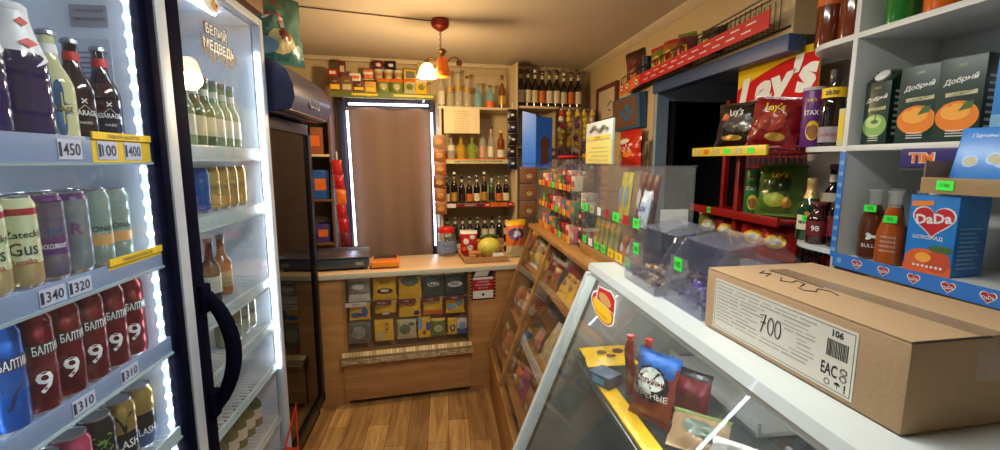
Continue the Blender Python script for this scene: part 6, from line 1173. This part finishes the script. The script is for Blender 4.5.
for k in range(6): b.box((1.2185, 1.67+.078*k, 1.681), (1.220, 1.71+.078*k, 1.703), [GREEN_TAG, PCR, GREEN_TAG, PCR, POR, PCR][k])
b.build('yellow_price_strip', s)
BAGK = pm('bag_black_foil', C(36, 30, 28), .22, coat=.5, nz=(10, .2), bump=(26, .6)); BAGR = pm('bag_red_foil', C(130, 22, 26), .22, coat=.5, nz=(10, .15), bump=(26, .6)); BAGG = pm('bag_green_foil', C(84, 120, 42), .22, coat=.5, nz=(10, .15), bump=(26, .6))
put('chipk', packet(.25, .21, .10, BAGK, None, None, [(.5, .5, .3, .2, pm('bag_smoke', C(84, 76, 72), .3)), (.2, .66, .08, .08, LBO), (.4, .2, .2, .06, LBG), (.68, .4, .12, .1, PSI)], [("Lay's", .45, .72, .04, WHITE, .14)], 150, nx=16, nz=20), 'crisp_bag', 'big black crisp bag on the yellow edged stand shelf', 'bag', (1.315, 1.905, 1.705), R(-66), rx=R(-10))
put('chipr', packet(.19, .205, .085, BAGR, None, None, [(.5, .5, .28, .2, pm('bag_dull_red', C(160, 60, 40), .3)), (.6, .2, .2, .08, LBG)], [("Lay's", .5, .75, .04, YEL, .14)], 151, nx=16, nz=20), 'crisp_bag', 'big dark red crisp bag beside the black one', 'bag', (1.31, 1.705, 1.702), R(-56), rx=R(-8), ry=R(6))
put('staxg', tube_can(col('tube_green', 40, 120, 62, .35), col('lid_green', 90, 130, 80), 'STAX'), 'crisp_tube', 'green crisp tube on the middle shelf of the red stand', 'tube', (1.46, 1.985, 1.3955), R(-50))
put('limeb', packet(.19, .235, .09, BAGG, None, None, [(.45, .3, .25, .14, col('lime_slice', 176, 186, 70)), (.55, .6, .25, .14, col('bag_dark_green', 40, 66, 34)), (.7, .25, .12, .1, LBG)], [("Lay's", .5, .75, .035, YEL, .12)], 152, nx=16, nz=20), 'crisp_bag', 'green crisp bag right of the green tube on red stand', 'bag', (1.475, 1.835, 1.404), R(-55), rx=R(-10))
for i, (y, k, m, lb) in enumerate(((2.32, 'lo_g', pm('bag_olive', C(116, 120, 54), .3, nz=(12, .3), bump=(26, .6)), 'olive crisp bag at far end of the lowest visible stand shelf'), (2.162, 'lo_r', BAGR, 'red crisp bag low on the stand behind the clear boxes'), (1.945, 'lo_m', pm('bag_bright_red', C(170, 30, 28), .25, nz=(10, .2), bump=(26, .6)), 'bright red crisp bag low on the stand, middle one'), (1.805, 'lo_m2', _M['bag_bright_red'], 'bright red crisp bag low on the stand beside the white bottle shelf'))):
    put(k, packet(.16, .16, .08, m, None, None, [(.5, .5, .3, .2, YEL if i else PCR), (.5, .5, .2, .1, PWH)], [], 153+i, nx=10, nz=12), 'crisp_bag', lb, 'bag', (1.46, y, 1.210), R(-60), rx=R(-12))
# --- Lay's sign
s = thing('hanging_sign', "yellow and red crisp sign with big white lettering hung in the wall opening", 'sign', (1.42, 1.85, 1.773)); LY = pm('sign_yellow', C(236, 194, 26), .65, nz=(3, .04), spec=.15); LR = pm('sign_red', C(206, 22, 26), .65, nz=(3, .05), spec=.15)
SX = 1.42; SY0, SY1, SZ0, SZ1 = 1.612, 2.095, 1.773, 2.10
b = MB(); b.box((SX-.002, SY0, SZ0), (SX+.004, SY1, SZ1), LY, .001); b.build('sign_board', s)
sg = lambda e: (lambda u, v: (SX-.0025-e, SY1-u*(SY1-SY0), SZ0+v*(SZ1-SZ0)))
b = MB(); top = [(k/14, .70+.16*math.sin(k/14*2.4-.3)+.06*k/14) for k in range(15)]; bot = [(k/14, .24-.02*math.sin(k/14*3)+.16*(k/14)**2) for k in range(15)]
for k in range(14): b.quad(sg(0)(*bot[k]), sg(0)(*bot[k+1]), sg(0)(*top[k+1]), sg(0)(*top[k]), LR)
b.text("Lay's", lambda x, y: sg(.0012)(.52+x, .57+y*1.0+x*.16), .60, WHITE, .94, .05, shear=.16); b.build('sign_lettering', s)
for y in (1.70, 2.0): b = MB(); b.tube([(SX+.001, y, SZ1-.002), (SX+.001, y, 2.14)], .0015, STEEL, 5); b.build('hanging_cord', s)

# ================================================================== RIGHT WALL: PICTURES, RACK
FRB = wood_mat('frame_mahogany', C(78, 36, 22), C(120, 60, 36), (1, 1, 8), .4)
s = thing('framed_certificate', 'brown framed cream certificate on the right wall', 'picture', (1.34, 3.67, 1.97)); fy0, fy1, fz0, fz1 = 3.44, 3.91, 1.965, 2.265
b = MB()
for lo, hi in (((1.322, fy0, fz0), (1.349, fy0+.035, fz1)), ((1.322, fy1-.035, fz0), (1.349, fy1, fz1)), ((1.322, fy0+.035, fz0), (1.349, fy1-.035, fz0+.032)), ((1.322, fy0+.035, fz1-.032), (1.349, fy1-.035, fz1))): b.box(lo, hi, FRB, .004)
b.build('wooden_frame', s)
b = MB(); b.box((1.338, fy0+.035, fz0+.032), (1.342, fy1-.035, fz1-.032), pm('certificate_paper', C(206, 186, 158), .7)); pf = b.build('certificate_sheet', s)
b = MB(); wl = lambda a, c: (1.3374, (fy0+fy1)/2-a, (fz0+fz1)/2+c)
for k in range(4): b.quad(wl(-.12, .07-.03*k), wl(.1-.03*(k % 2), .07-.03*k), wl(.1-.03*(k % 2), .077-.03*k), wl(-.12, .077-.03*k), PCR)
b.tube([wl(.02, -.02), wl(.06, .0), wl(.10, .012)], .004, PDK, 5); b.tube([wl(.04, -.05), wl(.09, -.062)], .004, PDK, 5); b.build('certificate_print', pf)
s = thing('blue_brown_picture', 'brown picture with blue flower shapes leaning off the right wall', 'picture', (1.31, 3.17, 1.88)); IB = pm('canvas_brown', C(112, 76, 52), .6, nz=(10, .15)); IBL = pm('canvas_blue', C(40, 112, 160), .5, nz=(12, .3)); EB = col('canvas_edge_blue', 48, 92, 130, .5)
b = MB(); b.prism([(1.347, 1.872), (1.30, 1.876), (1.285, 2.10), (1.335, 2.112)], EB, 'y', 2.93, 3.41); b.build('picture_block', s)
pz_ = lambda e: (lambda a, c: (1.2925-.0665*c-e, 3.17-a, 1.988+c))
b = MB(); poly(b, pz_(.001), [(-.215, -.095), (.20, -.095), (.20, .098), (-.215, .098)], IB)
for x, z in ((-.06, .0), (.03, .035), (.02, -.035), (.09, .0)): disc(b, pz_(.0016), x, z, .055, .03, IBL, 16, lambda a: .8+.2*math.cos(5*a))
b.build('painted_face', s)
put('redlays', packet(.30, .26, .09, pm('bag_scarlet', C(196, 34, 20), .22, coat=.4, nz=(9, .25), bump=(22, .7)), None, None, [(.4, .7, .24, .08, PWH), (.6, .4, .2, .12, ORT), (.25, .3, .12, .12, LBG)], [("Lay's", .55, .5, .06, WHITE, .2)], 160, nx=18, nz=18), 'hanging_crisp_bag', 'scarlet crisp bag pinned to the wall under the blue picture', 'bag', (1.29, 3.045, 1.60), R(-84))
put('darkhang', packet(.16, .24, .05, pm('bag_dark_olive', C(70, 58, 34), .4, nz=(14, .3)), None, None, [(.5, .5, .3, .2, PB)], [], 161), 'unshelved_snack_bag', 'dark olive bag pinned to the wall beside the blue frame', 'bag', (1.315, 2.90, 1.55) if False else (1.315, 2.86, 1.58), R(-86), sc=(.36, .6, .9))
s = thing('wire_wall_rack', 'black wire rack with red price rail above the wall opening', 'rack', (1.3, 2.4, 2.14)); WBK = pm('black_wire', C(24, 24, 26), .4, .3)
b = MB(); q0, q1 = (3.18, 2.135), (1.69, 2.17); zt_ = lambda y: 2.135+(3.18-y)*(.035/1.44)
for dx, dz in ((1.262, 0), (1.345, 0), (1.262, .095), (1.345, .12)): b.tube([(dx, q0[0], q0[1]+dz), (dx, q1[0], q1[1]+dz+.02*(dz > 0))], .0035, WBK, 6)
for k in range(45):
    y = 1.75+.0325*k; z = zt_(y); b.tube([(1.262, y, z+.1), (1.262, y, z), (1.345, y, z), (1.345, y, z+.12)], .0016, WBK, 5)
b.tube([(1.262, q0[0], q0[1]+.09), (1.262, q0[0]+.03, q0[1]-.02)], .003, WBK, 5); b.build('wire_basket', s)
b = MB(); b.slab((1.254, 2.86, zt_(2.86)-.01), (1.254, 1.69, zt_(1.69)-.012), (1.254, 1.69, zt_(1.69)+.058), (1.254, 2.86, zt_(2.86)+.058), (.004, 0, 0), col('rail_red', 196, 30, 40, .4))
for k in range(10):
    for rr in range(2):
        y = 2.80-.105*k-.03*rr; z = zt_(y)+.008+.026*rr; b.slab((1.2535, y, z), (1.2535, y-.06, z+.0015), (1.2535, y-.06, z+.0075), (1.2535, y, z+.006), (-.0005, 0, 0), PWH)
b.build('red_price_rail', s)
b = MB(); b.slab((1.254, 3.20, zt_(3.2)-.025), (1.254, 2.865, zt_(2.86)-.01), (1.254, 2.865, zt_(2.86)+.058), (1.254, 3.20, zt_(3.2)+.045), (.004, 0, 0), POR)
for k, y in enumerate((3.15, 3.06, 2.91)):
    f_ = lambda e, y=y: (lambda a, c: (1.2532-e, y-a, zt_(y)+.02+c)); disc(b, f_(0), 0, 0, .036, .03, PRD, 18); disc(b, f_(.0006), 0, 0, .026, .02, PWH, 16); disc(b, f_(.0012), 0, 0, .02, .006, PRD, 12)
b.build('orange_price_rail', s)
put('pouch', packet(.12, .19, .05, PB, PDK, None, [(.5, .6, .26, .1, PMA), (.5, .3, .2, .1, LBO)], [], 170), 'snack_pouch', 'dark brown pouch leaning at far end of the wire rack', 'pouch', (1.303, 3.02, 2.150), R(-62), ry=R(-10), rx=R(-5), sc=1.3)
put('cupb', lambda: [('cup_body', (lambda q: q.lathe([(.036, 0), (.044, .12), (.046, .122)], pm('cup_black_blue', C(28, 32, 56), .3), 18))(MB()), None), ('cup_rim', (lambda q: q.lathe([(.047, .118), (.048, .126), (0, .127)], PDK, 18))(MB()), None)], 'snack_cup', 'black blue cup standing in the wire rack', 'cup', (1.303, 2.87, 2.155), sc=(1, 1, 1.2))
for i, (y, m, e_, lb) in enumerate(((2.70, PGN, PRD, 'green and red bag in the wire rack, furthest of three'), (2.56, BRD, PRD, 'tan and red bag in the wire rack, middle of three'), (2.42, PMA, PGN, 'maroon and green bag in the wire rack, nearest of three'))): put('rk%d' % i, packet(.13, .15, .06, m, e_, None, [(.5, .45, .26, .2, YEL), (.5, .45, .16, .12, PRD)], [], 171+i), 'snack_bag', lb, 'bag', (1.30, y, 2.155), R(-64), rx=R(-8), ry=R(4*i-4), sc=(1, 1, 1.25))
put('rkd', packet(.13, .13, .07, PDK, None, None, [(.4, .35, .16, .2, YEL)], [], 175), 'snack_bag', 'black bag with yellow spot in the middle of the wire rack', 'bag', (1.30, 2.15, 2.163), R(-66), rx=R(-8))
# ================================================================== CAMERA AND VIEW
cd = bpy.data.cameras.new('camera'); cam = bpy.data.objects.new('camera', cd); COL.objects.link(cam); SC.camera = cam
cd.sensor_fit = 'HORIZONTAL'; cd.sensor_width = 36; cd.lens = 36*FPX/1000; cd.clip_start = .02
cam.matrix_world = Matrix(((RGT.x, UPV.x, -FWD.x, EYE.x), (RGT.y, UPV.y, -FWD.y, EYE.y), (RGT.z, UPV.z, -FWD.z, EYE.z), (0, 0, 0, 1)))
vs = SC.view_settings; SC.display_settings.display_device = 'sRGB'; vs.view_transform = 'Standard'; vs.look = 'None'; vs.gamma = 1; vs.use_curve_mapping = False; vs.exposure = 0
